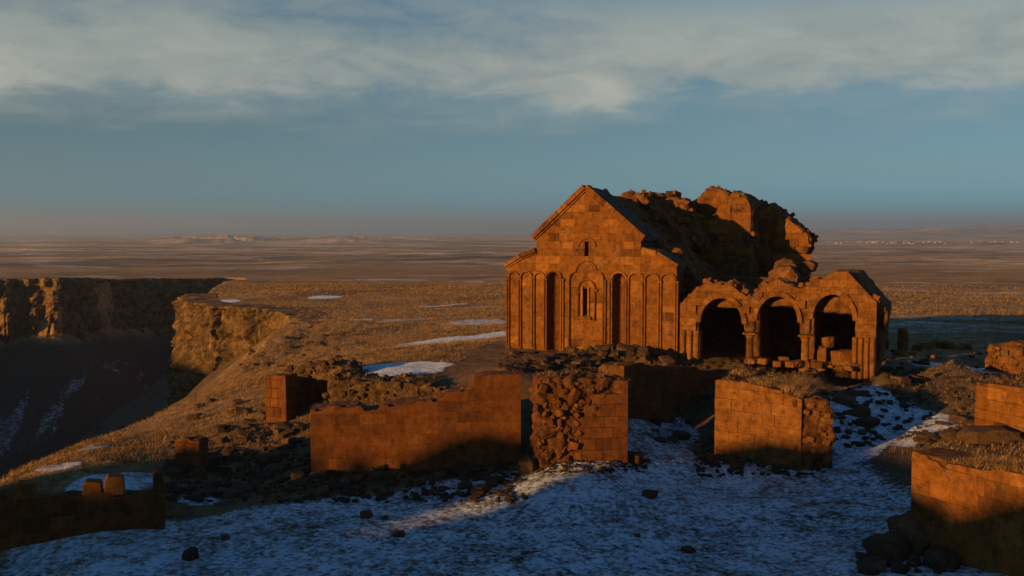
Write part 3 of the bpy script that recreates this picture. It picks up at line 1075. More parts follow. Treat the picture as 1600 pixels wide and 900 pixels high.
# ------------------------------------------------------------------ the church
def build_church():
    rs = np.random.default_rng(11)
    t = thing('church', CO, -TH, 'ruined orange stone church with a gabled front, blind arcade and broken dome', 'church')
    fw = put('facade', None, None, t)
    cols = [fp(x, 490)[0] for x in (793.5, 812, 833, 852, 878)] + [fp(x, 490)[0] for x in (954, 980, 1005.5, 1030.5, 1056.5)]
    cl, cr = fp(889, 490)[0], fp(942.5, 490)[0]
    ZA = 5.05
    apex = fp(915, 292); gl = fp(838, 371); gr = fp(1001.5, 368)
    xg0, xg1, zg = gl[0], gr[0], 0.5 * (gl[1] + gr[1])
    xa, zap = apex
    shl = [fp(790, 415), fp(814, 400), fp(838, 391)]
    shr = [fp(1003, 390), fp(1026, 396), fp(1047, 409), fp(1059, 416)]
    topf = lin([shl[0], shl[1], shl[2], (xg0 - 1e-3, shl[2][1]), (xg0, zg), (xa, zap), (xg1, zg), (xg1 + 1e-3, shr[0][1])] + shr)
    nL, nR = (cols[3] + 0.16, cols[4] - 0.16), (cols[5] + 0.16, cols[6] - 0.16)
    wu0, wz1 = fp(911, 451); wu1, wz0 = fp(917.5, 493)
    su0, sz1 = fp(913.5, 377); su1, sz0 = fp(919.5, 405)
    # ashlar below the arcade: one block per bay and course
    edges = sorted([0.0] + cols + [cl, wu0, wu1, cr, W])
    edges = [e for i, e in enumerate(edges) if i == 0 or e - edges[i - 1] > 0.08]

    def keep(xm, zm, a, b, za, zb):
        if nL[0] - .2 < xm < nL[1] + .2 and zm < ZA: return False
        if nR[0] - .2 < xm < nR[1] + .2 and zm < ZA: return False
        if wu0 - .02 < xm < wu1 + .02 and wz0 < zm < wz1 + .12: return False
        return True
    lay(fw, M['tuff'], 0, W, 0.0, ZA, 0.47, 0.85, rs, keep=keep, edges=edges, y=0.05, jit=0.008, gap=0.002, ch=0.005)
    # jambs beside the two deep niches
    for n in (nL, nR):
        for a, b in ((n[0] - 0.16, n[0]), (n[1], n[1] + 0.16)):
            lay(fw, M['tuff'], a, b, 0.0, ZA, 0.95, 0.5, rs, y=0.05, jit=0.004, gap=0.006)
    # above the arcade
    def keep2(xm, zm, a, b, za, zb):
        return not (su0 - .03 < xm < su1 + .03 and sz0 - .05 < zm < sz1 + .05)
    lay(fw, M['tuff'], 0, W, ZA, zap, 0.47, 0.72, rs, top=topf, keep=keep2, edges=[0, xg0, su0, su1, xg1, W], jit=0.008, gap=0.002, ch=0.005)
    # backing behind the blocks, open at niches and windows
    bk = MB()
    spans = [(0.02, nL[0]), (nL[1], wu0), (wu1, nR[0]), (nR[1], W - .02)]
    for a, b in spans:
        bk.box(a, b, 0.12, 0.64, -0.6, ZA)
    bk.box(wu0, wu1, 0.12, 0.64, -0.6, wz0); bk.box(wu0, wu1, 0.12, 0.64, wz1, ZA)
    for a, b in ((0.02, su0), (su1, W - .02)):
        xs = [x for x in sorted({a, b, xg0 - 2e-3, xg0, xa, xg1, xg1 + 2e-3, *[s[0] for s in shl + shr]}) if a <= x <= b]
        bk.prism([(xs[0], ZA), (xs[-1], ZA)] + [(x, topf(x) - 0.06) for x in xs[::-1]], 0.12, 0.64)
    bk.box(su0, su1, 0.12, 0.64, ZA, sz0); bk.prism([(su0, sz1), (su1, sz1), (su1, topf(su1) - .06), (su0, topf(su0) - .06)], 0.12, 0.64)
    bk.build('wall_backing', M['mortar'], fw)
    # niches: two slanting faces under a little half dome
    for n in (nL, nR):
        mb = MB(); c = (n[0] + n[1]) / 2; r = (n[1] - n[0]) / 2
        seg = 7
        rows = [0.05, ZA - r * 1.15]
        prof = [(n[0] + (n[1] - n[0]) * i / seg, 0.05 + 0.56 * math.sin(math.pi * i / seg) ** 0.8) for i in range(seg + 1)]
        V = [(x, y, z) for z in rows for x, y in prof]
        for j in range(1, 5):
            a = j / 4 * math.pi / 2
            V += [(c + (x - c) * math.cos(a), 0.05 + (y - 0.05) * math.cos(a), ZA - r * 1.15 + r * 1.1 * math.sin(a)) for x, y in prof]
        Fc = [(i * (seg + 1) + k, i * (seg + 1) + k + 1, (i + 1) * (seg + 1) + k + 1, (i + 1) * (seg + 1) + k) for i in range(5) for k in range(seg)]
        mb.add(V, Fc)
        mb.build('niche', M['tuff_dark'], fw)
        hd = MB()
        arc = [(c + r * math.cos(a), ZA - r * 1.15 + r * 1.1 * math.sin(a)) for a in np.linspace(0, math.pi, 9)]
        hd.prism(arc + [(n[0], ZA), (n[1], ZA)], 0.05, 0.3)
        hd.build('niche_head', M['tuff'], fw)
    # blind arcade: paired shafts and round mouldings
    def shaft(x, z0, z1, r=0.055, dx=0.075):
        mb = MB()
        for s in (-1, 1):
            mb.lathe([(r * 1.7, z0), (r * 1.7, z0 + .1), (r, z0 + .16), (r, z1 - .18), (r * 1.6, z1 - .08), (r * 1.6, z1)], x + s * dx, -0.02, 8)
        mb.build('shaft', M['tuff'], t)

    def moulding(path, r=0.065, nm='arch_moulding'):
        mb = MB(); mb.tube(path, r, 6, -0.015)
        mb.tube([(p[0] + (0), p[1]) for p in path], r * 0.8, 6, 0.05)
        mb.build(nm, M['tuff'], t, True)
    groups = [cols[:5], cols[5:]]
    for g in groups:
        for x in g:
            shaft(x, 0.12, 4.62)
        for a, b in zip(g[:-1], g[1:]):
            c, r = (a + b) / 2, (b - a) / 2 - 0.045
            moulding([(c + r * math.cos(q), 4.62 + r * math.sin(q)) for q in np.linspace(math.pi, 0, 13)])
    # big centre arch with a trefoil head
    c = (cl + cr) / 2
    zs = fp(916, 437)[1]; tl = fp(900.5, 424); tr = fp(932.5, 424); tt = fp(916.5, 408)[1]
    path = [(cl, 0.2), (cl, zs)]
    path += [(tl[0] - (tl[0] - cl) * math.cos(q), zs + (tl[1] - zs) * math.sin(q)) for q in np.linspace(0.15, math.pi / 2, 7)]
    rr = (tr[0] - tl[0]) / 2
    path += [(c + rr * math.cos(q), tl[1] + (tt - tl[1]) * math.sin(q)) for q in np.linspace(math.pi, 0, 13)]
    path += [(tr[0] + (cr - tr[0]) * math.cos(q), zs + (tr[1] - zs) * math.sin(q)) for q in np.linspace(math.pi / 2, 0.15, 7)]
    path += [(cr, zs), (cr, 0.2)]
    moulding(path, 0.075)
    moulding([(cr + 0.13, 0.2), (cr + 0.13, zs)], 0.055, 'shaft')
    # window surround
    wl, wr = fp(903, 460)[0], fp(930, 460)[0]
    zsp = fp(916, 452)[1]; ztp = fp(916, 437)[1]; zbt = fp(916, 500)[1]
    cc = (wl + wr) / 2
    rw = (wr - wl) / 2
    pth = [(wl + .02, zbt), (wl + .02, zsp - .1), (wl - .12, zsp - .1), (wl - .12, zsp)] + [(cc + rw * math.cos(q), zsp + (ztp - zsp) * math.sin(q)) for q in np.linspace(math.pi, 0, 11)] + [(wr + .12, zsp), (wr + .12, zsp - .1), (wr - .02, zsp - .1), (wr - .02, zbt)]
    moulding(pth, 0.055, 'window_surround')
    mb = MB()
    mb.box(wu0 - .13, wu0 - .01, -0.05, 0.16, wz0 - .05, wz1 + .1); mb.box(wu1 + .01, wu1 + .13, -0.05, 0.16, wz0 - .05, wz1 + .1)
    mb.build('window_jamb', M['tuff'], t)
    mb = MB(); mb.box(wu0 - .25, wu1 + .25, -0.12, 0.16, wz0 - .24, wz0 - .06); mb.build('window_sill', M['tuff_pale'], t)
    # slit in the gable with an eyebrow moulding
    e0, e1 = fp(904, 386), fp(931, 386); et = fp(917, 372)[1]
    ec, er = (e0[0] + e1[0]) / 2, (e1[0] - e0[0]) / 2
    moulding([(ec + er * math.cos(q), e0[1] + (et - e0[1]) * math.sin(q)) for q in np.linspace(math.pi, 0, 13)], 0.07, 'window_hood')
    mb = MB(); mb.box(su1 + .02, su1 + .10, -0.03, 0.12, sz0, sz1); mb.build('window_jamb', M['tuff'], t)
    # cornices
    def cornice(a, b, th=0.24, y0=-0.20, nm='cornice'):
        a, b = np.array(a), np.array(b)
        n = np.array([-(b - a)[1], (b - a)[0]]); n /= np.linalg.norm(n)
        if n[1] < 0: n = -n
        k = max(1, int(np.linalg.norm(b - a) / 0.75))
        for i in range(k):
            p, q = a + (b - a) * (i / k), a + (b - a) * ((i + 1) / k)
            g = (q - p) * 0.008
            w = rs.uniform(-.012, .012)
            poly = [p + g - n * 0.05, q - g - n * 0.05, q - g + n * (th + w), p + g + n * (th + w)]
            mb = MB(); mb.prism([tuple(x) for x in poly], y0 + rs.uniform(-.015, .015), 0.5, 0.03)
            mb.prism([tuple(p + g - n * 0.17), tuple(q - g - n * 0.17), tuple(q - g - n * 0.055), tuple(p + g - n * 0.055)], y0 + 0.11, 0.3)
            mb.build(nm, M['tuff'], t)
    cornice((xg0 - .18, zg - .14), (xa, zap - .06)); cornice((xa, zap - .06), (xg1 + .18, zg - .14))
    for P in (shl, shr):
        P = [np.array(p) for p in P]
        for a, b in zip(P[:-1], P[1:]):
            cornice(a - (0, .05), b - (0, .05), 0.2)
    # plinth
    mb = MB(); mb.box(-0.12, W + 0.05, -0.22, 0.03, -0.6, 0.11); mb.build('plinth', M['masonry'], t)
    # body of the nave behind the facade (walls and vault mass)
    mb = MB()
    mb.prism([(0.05, -0.6), (W - .05, -0.6), (W - .05, shr[3][1] - .4), (xg1, shr[0][1] - .5), (xg1, zg - .3), (xg0, zg - .3), (xg0, shl[2][1] - .5), (0.05, shl[0][1] - .4)], 0.66, 12.0)
    put('nave', roughen(mb.mesh('n'), 0.22, 0.10, 1.0, 5, 0.08), M['masonry'], t)
    # roof: intact just behind the gable, fallen in behind that
    def roof(v0, v1, zr, zl=None, nm='roof'):
        mb = MB()
        mb.prism([(xg0 - .15, zg - .35), (xg1 + .15, zg - .35), (xg1 + .22, zg + .03), (xa, zr), (xg0 - .22, zg + .03)], v0, v1)
        put(nm, roughen(mb.mesh('r'), 0.12, 0.12, 1.8, 7, 0.12, 2.2), M['roof'], t)
    roof(0.5, 4.0, zap + 0.08)
    mb = MB()
    mb.prism([(xg0, zg - .6), (xg1 + .1, zg - .6), (xg1, zg - .1), (xa + 1.2, zap - 1.0), (xa, zap - .35), (xg0 + .4, zg - .1)], 3.7, 8.2)
    stud(put('broken_vault', roughen(mb.mesh('r'), 0.11, 0.24, 1.2, 9, 0.22, 2.4, 5), M['masonry'], t), 50, (.08, .34), M['tuff'], t, 1)
    mb = MB()
    mb.prism([(xg0 + .5, zg - .6), (xg1 + .8, zg - .9), (xg1 + .5, zg + .3), (xa + 2.2, zap - 0.8), (xa + 1.3, zap - .15), (xa, zap - .02), (xa - 1.0, zap - .9)], 7.9, 11.2)
    mb.prism([(xa + 1.4, zg), (xg1 + 1.6, zg - .9), (xg1 + 1.1, zg + .9), (xg1 - .1, zap - .45), (xg1 - 1.2, zap - .05), (xa + 1.8, zap - .5)], 10.4, 13.2)
    stud(put('broken_vault', roughen(mb.mesh('r'), 0.11, 0.22, 1.3, 19, 0.22, 2.4, 5), M['masonry'], t), 80, (.08, .36), M['tuff'], t, 2)
    # right-hand aisle roof and the rubble lying on it
    mb = MB()
    mb.prism([(xg1 - .2, shr[0][1] - .8), (W - .1, shr[3][1] - .6), (W + .12, shr[3][1] + .06), (shr[2][0], shr[2][1] + .16), (shr[1][0], shr[1][1] + .18), (xg1 - .2, shr[0][1] + .2)], 0.5, 2.3)
    put('aisle_roof', roughen(mb.mesh('r'), 0.14, 0.05, 1.6, 3, 0.04), M['roof'], t)
    mb = MB()
    P = [fp(1036, 384, 4.5), fp(1048, 380, 4.5), fp(1072, 398, 4.5), fp(1098, 425, 4.5), fp(1105, 445, 4.5), fp(1105, 480, 4.5), fp(1036, 450, 4.5)]
    mb.prism(P[::-1], 2.4, 7.5)
    stud(put('fallen_aisle', roughen(mb.mesh('r'), 0.10, 0.25, 1.2, 23, 0.24, 2.2, 5), M['masonry'], t), 45, (.08, .30), M['tuff'], t, 3)
    # broken dome: front shell, then the part standing behind and to its right
    VA = 13.2

    def dress(outline, v):
        """facing blocks left on the sunward side of a piece of the dome"""
        P = [fp(x, y, v) for x, y in outline if y < 390]
        e = put('dome_facing', None, None, t)
        P = sorted(P)
        lay(e, M['tuff'], P[0][0] + .1, P[-1][0] - .1, 5.4, max(p[1] for p in P), 0.5, 0.85, rs, top=lambda x: float(np.interp(x, [p[0] for p in P], [p[1] for p in P])) - .12,
            y=v - .14, jit=.02, gap=.003, ch=.01, keep=lambda xm, zm, a, b, za, zb: rs.uniform() > .12)
    pa = [(1066, 333), (1076, 320), (1090, 309), (1101, 298), (1112, 293), (1124, 296), (1136, 300), (1141, 306), (1144, 299), (1153, 300), (1163, 304), (1170, 311), (1176, 330), (1172, 480), (1170, 560), (1066, 560)]
    mb = MB(); mb.prism([fp(x, y, VA) for x, y in pa][::-1], VA, VA + 5.0)
    dress(pa, VA)
    stud(put('dome_shell', roughen(mb.mesh('r'), 0.11, 0.10, 1.6, 31, 0.10, 2.6, 5), M['masonry'], t), 45, (.10, .34), M['tuff'], t, 4, (.5, -.1, .86))
    VB = 17.0
    pb = [(1160, 318), (1183, 320), (1203, 322), (1208, 320), (1216, 327), (1226, 336), (1240, 346), (1252, 356), (1262, 364), (1270, 376), (1263, 381), (1264, 390), (1258, 397), (1256, 420), (1262, 560), (1150, 560), (1150, 330)]
    mb = MB(); mb.prism([fp(x, y, VB) for x, y in pb][::-1], VB, VB + 4.0)
    dress(pb, VB)
    stud(put('dome_shell', roughen(mb.mesh('r'), 0.11, 0.13, 1.6, 37, 0.14, 2.6, 5), M['masonry'], t), 62, (.10, .36), M['tuff'], t, 5, (.7, -.2, .6))
    # angled roof slabs left along the top of the shell
    for (pa_, pb_, v) in (((1112, 292), (1140, 303), VA), ((1145, 298), (1164, 304), VA), ((1010, 301), (1036, 303), 10.6)):
        a, b = fp(*pa_, v), fp(*pb_, v)
        mb = MB(); mb.prism([(a[0], a[1] - .10), (b[0], b[1] - .12), (b[0], b[1] + .08), (a[0], a[1] + .06)], v - .1, v + 3.2)
        put('roof_slab', roughen(mb.mesh('r'), 0.08, 0.04, 1.8, 2, 0.03), M['roof'], t)
    # inner wall behind the porch
    mb = MB(); mb.box(W - .2, 21.2, 7.4, 8.6, -.6, 4.6)
    put('side_wall', roughen(mb.mesh('r'), 0.25, 0.08, 1.0, 4, 0.06), M['masonry'], t)
    # broken vault pieces between porch and dome
    for i, (pts, v0, v1) in enumerate((
            ([(1210, 410), (1222, 404), (1236, 407), (1248, 418), (1240, 424), (1222, 420), (1206, 428)], 5.2, 6.4),
            ([(1200, 426), (1215, 416), (1236, 416), (1248, 432), (1244, 444), (1200, 444)], 4.2, 6.0),
            ([(1246, 412), (1262, 408), (1274, 413), (1270, 424), (1256, 430), (1246, 428)], 6.6, 8.8))):
        mb = MB(); mb.prism([fp(x, y, v0) for x, y in pts][::-1], v0, v1)
        put('vault_fragment', roughen(mb.mesh('r'), 0.06, 0.07, 2.2, 50 + i, 0.07, 3.2), M['masonry'], t)
    mb = MB(); mb.prism([fp(x, y, 6.5) for x, y in ((1200, 430), (1255, 420), (1262, 470), (1200, 470))][::-1], 6.2, 9.0)
    put('vault_fragment', roughen(mb.mesh('r'), 0.16, 0.2, 1.1, 58, 0.25, 1.2), M['masonry'], t)


build_church()


# ------------------------------------------------------------------ arcaded porch
def build_porch():
    rs = np.random.default_rng(21)
    ux0 = fp(1062, 520)[0]; ux1 = fp(1369, 520)[0]
    loc = cw(0, 0.0)
    t = thing('porch', loc, -TH, 'ruined porch of three round arches on columns, joined to the church', 'porch')
    ops = []      # arch openings: left, right, springing, crown
    for a, b, ys, yt in ((1094, 1159, 505, 466), (1182, 1246, 503, 463), (1269.5, 1332, 500, 460)):
        l, r = fp(a, 510)[0], fp(b, 510)[0]
        ops.append((l, r, fp((a + b) / 2, ys)[1], fp((a + b) / 2, yt)[1]))
    topl = [fp(*p) for p in ((1061, 477), (1078, 460), (1098, 444), (1107, 437), (1112, 443), (1126, 442), (1142, 444), (1154, 455), (1166, 463), (1173, 465),
                             (1178, 458), (1192, 447), (1204, 441), (1216, 436), (1226, 442), (1238, 447), (1250, 451), (1258, 449),
                             (1266, 443), (1280, 436), (1296, 430), (1306, 424), (1324, 424), (1336, 436), (1352, 454), (1372, 474))]
    top = lin(topl)
    zc = fp(1172, 520)[1]                                   # top of the columns

    def bottom(x):
        # between arches the wall stops on the capitals
        for l, r, s, c in ops:
            pass
        if ops[0][1] - .1 < x < ops[1][0] + .1 or ops[1][1] - .1 < x < ops[2][0] + .1:
            return zc
        return 0.0

    def warp(p):
        x, z = p
        for l, r, s, c in ops:
            cx, rx = (l + r) / 2, (r - l) / 2 + 0.26
            rz_ = (c - s) + 0.26
            if abs(x - cx) < rx:
                if z <= s:
                    x = cx + math.copysign(rx, x - cx)
                else:
                    q = math.hypot((x - cx) / rx, (z - s) / rz_)
                    if q < 1:
                        if q < 1e-3: return np.array((cx, s + rz_))
                        x = cx + (x - cx) / q; z = s + (z - s) / q
        return np.array((x, z))

    wall = put('arcade_wall', None, None, t)

    def keep(xm, zm, a, b, za, zb):
        for l, r, s, c in ops:
            cx, rx = (l + r) / 2, (r - l) / 2 + 0.26
            if abs(xm - cx) < rx and (zm <= s or math.hypot((xm - cx) / rx, (zm - s) / (c - s + .26)) < 0.97):
                return False
        return True
    e = [ux0, ops[0][0] - .26, (ops[0][0] + ops[0][1]) / 2, (ops[0][1] + ops[1][0]) / 2, (ops[1][0] + ops[1][1]) / 2, (ops[1][1] + ops[2][0]) / 2, (ops[2][0] + ops[2][1]) / 2, ops[2][1] + .26, ux1]
    lay(wall, M['tuff_pale'], ux0, ux1, 0.0, max(p[1] for p in topl), 0.40, 0.62, rs, top=top, bottom=bottom, warp=warp, keep=keep, edges=e, y=0.0, jit=0.014, gap=0.003, ch=0.01, depth=0.3)
    # voussoirs
    for l, r, s, c in ops:
        ring = put('arch_ring', None, None, t)
        cx, rx, rz_ = (l + r) / 2, (r - l) / 2, c - s
        n = 13
        for i in range(n):
            a0, a1 = math.pi * (1 - i / n) - .002, math.pi * (1 - (i + 1) / n) + .002
            k = 0.26 + rs.uniform(-.02, .03)
            poly = [(cx + rx * math.cos(a0), s + rz_ * math.sin(a0)), (cx + (rx + k) * math.cos(a0), s + (rz_ + k) * math.sin(a0)),
                    (cx + (rx + k) * math.cos(a1), s + (rz_ + k) * math.sin(a1)), (cx + rx * math.cos(a1), s + rz_ * math.sin(a1))]
            put_stone(poly[::-1], ring, M['tuff_pale'], -0.012 + rs.uniform(-.012, .012), 0.75, 0.008, 'voussoir')
    # core behind the facing: spandrel solids
    def solid(xs, y0, y1, zb, nm='arcade_core'):
        mb = MB()
        for a, b in zip(xs[:-1], xs[1:]):
            def bot(x):
                z = zb(x)
                for l, r, s, c in ops:
                    cx, rx, rz_ = (l + r) / 2, (r - l) / 2 + .12, c - s + .12
                    if abs(x - cx) < rx:
                        z = max(z, s + rz_ * math.sqrt(max(0, 1 - ((x - cx) / rx) ** 2)))
                return z
            if top(a) - .05 > bot(a) + .01 and top(b) - .05 > bot(b) + .01:
                mb.prism([(a, bot(a)), (b, bot(b)), (b, top(b) - .05), (a, top(a) - .05)], y0, y1)
        return mb

    def zb(x):
        b = bottom(x)
        return b - (0.6 if b == 0 else 0)
    xs = np.unique(np.r_[np.linspace(ux0 + .03, ux1 - .03, 120)])
    m = solid(xs, 0.14, 0.8, zb)
    put('arcade_core', roughen(m.mesh('c'), 0.09, 0.05, 1.6, 61, 0.06), M['masonry'], t)
    # rough top crust, thrown-down roofing
    crust = MB()
    for a, b in zip(topl[:-1], topl[1:]):
        if b[0] - a[0] > 0.05:
            crust.prism([(a[0], a[1] - .30), (b[0], b[1] - .30), (b[0], b[1] + .02), (a[0], a[1] + .02)], 0.30, 1.2)
    stud(put('broken_crest', roughen(crust.mesh('c'), 0.07, 0.16, 1.8, 63, 0.16, 2.6, 5), M['masonry'], t), 90, (.06, .24), M['tuff_pale'], t, 6)
    # roofs of the three bays running back to the church
    for i, (x0, x1, z0_, z1_, b1) in enumerate(((ux0 + .2, (ops[0][1] + ops[1][0]) / 2, 3.0, top((ops[0][0] + ops[0][1]) / 2) - .25, 7.4),
                                                ((ops[0][1] + ops[1][0]) / 2, (ops[1][1] + ops[2][0]) / 2, 3.2, top((ops[1][0] + ops[1][1]) / 2) - .3, 7.4),
                                                ((ops[1][1] + ops[2][0]) / 2, ux1 + .5, 2.9, top(ops[2][0] / 2 + ops[2][1] / 2) - .05, 7.4))):
        xm = (x0 + x1) / 2
        mb = MB(); mb.prism([(x0, z0_), (x1, z0_), (x1, z0_ + .35), (xm + .5, z1_), (xm - .5, z1_), (x0, z0_ + .35)], 0.75, b1)
        put('bay_roof', roughen(mb.mesh('c'), 0.16, 0.16, 1.0, 70 + i, 0.2, 1.4), M['masonry'], t)
    # cross walls added between the bays to block the sun; end wall
    for x, th in (((ops[0][1] + ops[1][0]) / 2 + .05, .3), ((ops[1][1] + ops[2][0]) / 2 + .05, .3)):
        mb = MB(); mb.box(x - th, x + th, 2.2, 7.4, -.6, 3.4)
        put('sun_block_wall', roughen(mb.mesh('c'), 0.2, 0.1, 1.0, 77, 0.12), M['masonry'], t)
    mb = MB(); mb.prism([(ux1 - .55, -.6), (ux1 + .05, -.6), (ux1 + .35, 1.0), (ux1 + .6, 3.2), (ux1 - .55, 3.4)], 0.8, 7.6)
    put('end_wall', roughen(mb.mesh('c'), 0.16, 0.12, 1.0, 78, 0.15), M['masonry'], t)
    # end piers with engaged shafts
    def pier(xa, xb, shafts):
        mb = MB(); mb.box(xa, xb, -0.04, 0.7, -.5, zc - .03); mb.build('pier', M['tuff_pale'], t)
        w = (xb - xa) / shafts
        for i in range(shafts):
            x = xa + w * (i + .5); r = w * 0.40
            mb = MB(); mb.lathe([(r * 1.15, -.5), (r * 1.15, .12), (r, .2), (r, zc - .28), (r * 1.2, zc - .16), (r * 1.22, zc + .0)], x, -0.06, 12)
            mb.build('shaft', M['tuff_pale'], t, True)
    pier(ux0 + .02, ops[0][0], 3)
    pier(ops[2][1], ux1, 4)
    # two free columns
    for a, b in ((ops[0][1], ops[1][0]), (ops[1][1], ops[2][0])):
        x = (a + b) / 2
        mb = MB()
        mb.lathe([(.33, -.5), (.33, .08), (.29, .14), (.27, .22), (.215, .28), (.205, zc - .36), (.23, zc - .34), (.23, zc - .28)], x, .30, 14)
        mb.build('column', M['tuff_pale'], t, True)
        mb = MB(); mb.lathe([(.23, zc - .28), (.26, zc - .20), (.33, zc - .10)], x, .30, 14); mb.box(x - .36, x + .36, -.05, .68, zc - .10, zc - .005)
        mb.build('capital', M['tuff_pale'], t)
    return ops


OPS = build_porch()


# ------------------------------------------------------------------ ruined walls
def gline(px, py, d):
    p = at(px, py, d)
    return p


def top_from(A, B, pts):
    """profile along a wall from photograph points: A, B are plan ends, pts are (px,py)"""
    A = np.array(A[:2], float); B = np.array(B[:2], float)
    L = np.linalg.norm(B - A); u = (B - A) / L
    out = []
    for px, py in pts:
        d = px2ray(px, py)
        # intersect the vertical plane through A-B
        M_ = np.array([[d[0], -u[0]], [d[1], -u[1]]])
        s, x = np.linalg.solve(M_, A)
        out.append((x, CZ + d[2] * s))
    return lin(out), L


def build_walls():
    # long wall in the middle
    A, B = at(486, 742, 37.6), at(814, 742, 38.6)
    tp, L = top_from(A, B, [(486, 641), (500, 637), (513, 637), (514, 634), (565, 634), (566, 641), (593, 641), (594, 633), (688, 622), (690, 616), (738, 606), (741, 590), (760, 585), (814, 584)])
    r = Ruin('ruined_wall', A, B, -2.8, tp, 1.5, 'long smooth red ashlar wall with a stepped top, its lower half in shadow', 'ruined walls below the church', seed=1, front=0.15, amp=.05, lump=.04)
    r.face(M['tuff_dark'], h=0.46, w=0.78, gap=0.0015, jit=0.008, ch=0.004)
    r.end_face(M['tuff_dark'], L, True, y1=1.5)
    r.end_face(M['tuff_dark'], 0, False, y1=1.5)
    r.grass_top(70, 0.16)
    # rough block with half its facing gone
    A, B = at(837, 722, 37.2), at(981, 722, 37.8)
    tp, L = top_from(A, B, [(838, 592), (845, 588), (862, 586), (880, 591), (896, 588), (915, 584), (930, 590), (950, 586), (968, 590), (981, 596)])
    r = Ruin('ruined_wall', A, B, -2.3, tp, 1.5, 'rough stub of wall with its rubble core bared on the left and ashlar on the right', 'ruined walls below the church', seed=2, front=0.10, amp=0.22, lump=0.26, lscale=2.7, voxel=0.07)
    bl = lambda x, z: x > L * (0.47 + 0.22 * max(0, (z - 1.6)) / 2.4 - 0.10 * max(0, 1.6 - z) / 1.6)
    r.face(M['tuff_dark'], h=0.47, w=0.55, gap=0.006, jit=0.02, keep=lambda xm, zm, a, b, za, zb: bl(xm, zm) and zm < 3.0 and zm > .55)
    r.end_face(M['tuff_dark'], L, True, y1=1.4)
    rs = r.rs
    for i in range(150):
        x, z = rs.uniform(0.05, L * .75), rs.uniform(0.0, 3.7)
        if bl(x, z) and .5 < z < 3.0: continue
        me = rock_mesh('rubble_stone', 300 + i, 1, 1.0, 0.25)
        o = put('rubble_stone', me, M['tuff_dark'], r.root, (x, 0.12 + rs.uniform(-.08, .10), z))
        q = .06 + .16 * rs.uniform() ** 2; o.scale = (q * rs.uniform(.7, 1.3), q * rs.uniform(.7, 1.1), q * rs.uniform(.8, 1.5)); o.rotation_euler = rs.uniform(0, 6, 3)
    r.grass_top(50, 0.14)
    # shaded wall closing the gap behind
    A, B = at(974, 690, 43.6), at(1122, 660, 51.0)
    tp, L = top_from(A, B, [(975, 572), (1000, 566), (1030, 570), (1060, 575), (1090, 572), (1118, 584)])
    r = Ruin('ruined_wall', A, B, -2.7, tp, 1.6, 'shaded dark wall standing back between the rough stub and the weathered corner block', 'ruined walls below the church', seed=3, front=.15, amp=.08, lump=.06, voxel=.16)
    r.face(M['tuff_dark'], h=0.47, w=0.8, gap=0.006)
    r.grass_top(40, 0.2)
    # weathered block on the right: long flank + end
    A, B = at(1116, 690, 41.2), at(1251, 738, 38.9)
    tp, L = top_from(A, B, [(1116, 591), (1130, 590), (1160, 596), (1200, 606), (1230, 613), (1251, 622)])
    r = Ruin('ruined_wall', A, B, -2.7, tp, 2.2, 'weathered pale-blotched corner block with dry grass along its top', 'ruined walls below the church', seed=4, front=0.14, amp=0.10, lump=0.16, voxel=.10)
    r.face(M['tuff_pale'], h=0.45, w=0.62, gap=0.003, jit=0.025, ch=0.012)
    e = put('end_facing', None, None, r.root, (L, 0, 0), 0)
    C = at(1303, 740, 38.9)
    ang = math.atan2(C[1] - B[1], C[0] - B[0]) - r.rz
    e.rotation_euler = (0, 0, ang)
    LE = float(np.hypot(*(C - B)[:2]))
    mb = MB(); mb.prism([(-.3, -.8), (LE, -.8), (LE + .04, 1.0), (LE - .04, 2.9), (LE - .15, 3.12), (-.3, 3.16)], .10, 1.9)
    put('rubble_core', roughen(mb.mesh('c'), 0.08, 0.16, 1.6, 44, 0.26, 1.9), M['core'], e)
    for i in range(26):
        x, z = r.rs.uniform(0.1, LE), r.rs.uniform(0, 3.0)
        o = put('rubble_stone', rock_mesh('rubble_stone', 400 + i, 1, 1.0, .2, .7), M['tuff_pale'], e, (x, .10, z))
        q = r.rs.uniform(.06, .15); o.scale = (q * 1.2, q * .7, q); o.rotation_euler = (0, r.rs.uniform(-.4, .4), 0)
    r.grass_top(420, 0.30)
    # near wall cut by the right edge
    A, B = at(1421, 862, 29.4), at(1700, 930, 24.5)
    tp, L = top_from(A, B, [(1421, 704), (1440, 708), (1466, 714), (1470, 724), (1500, 727), (1545, 736), (1555, 732), (1600, 742), (1700, 752)])
    r = Ruin('ruined_wall', A, B, -2.7, tp, 1.7, 'big nearest wall cut by the right edge, only its top strip catching the sun', 'ruined walls below the church', seed=5, front=0.15, amp=0.06, lump=0.06, voxel=.09)
    r.face(M['tuff'], h=0.50, w=0.9, gap=0.002, jit=0.008, ch=0.006)
    r.end_face(M['tuff'], 0, False, y1=1.6)
    r.grass_top(420, 0.22, 1.0)
    # block on the far right behind it
    A, B = at(1522, 672, 42.0), at(1660, 700, 38.0)
    tp, L = top_from(A, B, [(1522, 596), (1600, 606), (1660, 612)])
    r = Ruin('ruined_wall', A, B, gz(A[0], A[1]) - 0.6, tp, 2.4, 'flat-topped orange wall block at the right edge behind the nearest wall', 'ruined walls below the church', seed=6, front=0.15, amp=0.04, lump=0.03)
    r.face(M['tuff'], h=0.50, w=0.85, gap=0.005, jit=0.006)
    r.end_face(M['tuff'], 0, False, y1=2.3)
    r.grass_top(60, 0.12)
    # farther crumbling wall with a hole
    A, B = at(1534, 588, 58.0), at(1640, 600, 55.0)
    tp, L = top_from(A, B, [(1534, 548), (1542, 541), (1556, 538), (1570, 533), (1585, 533), (1600, 536), (1640, 540)])
    z0 = gz(A[0], A[1]) - .5
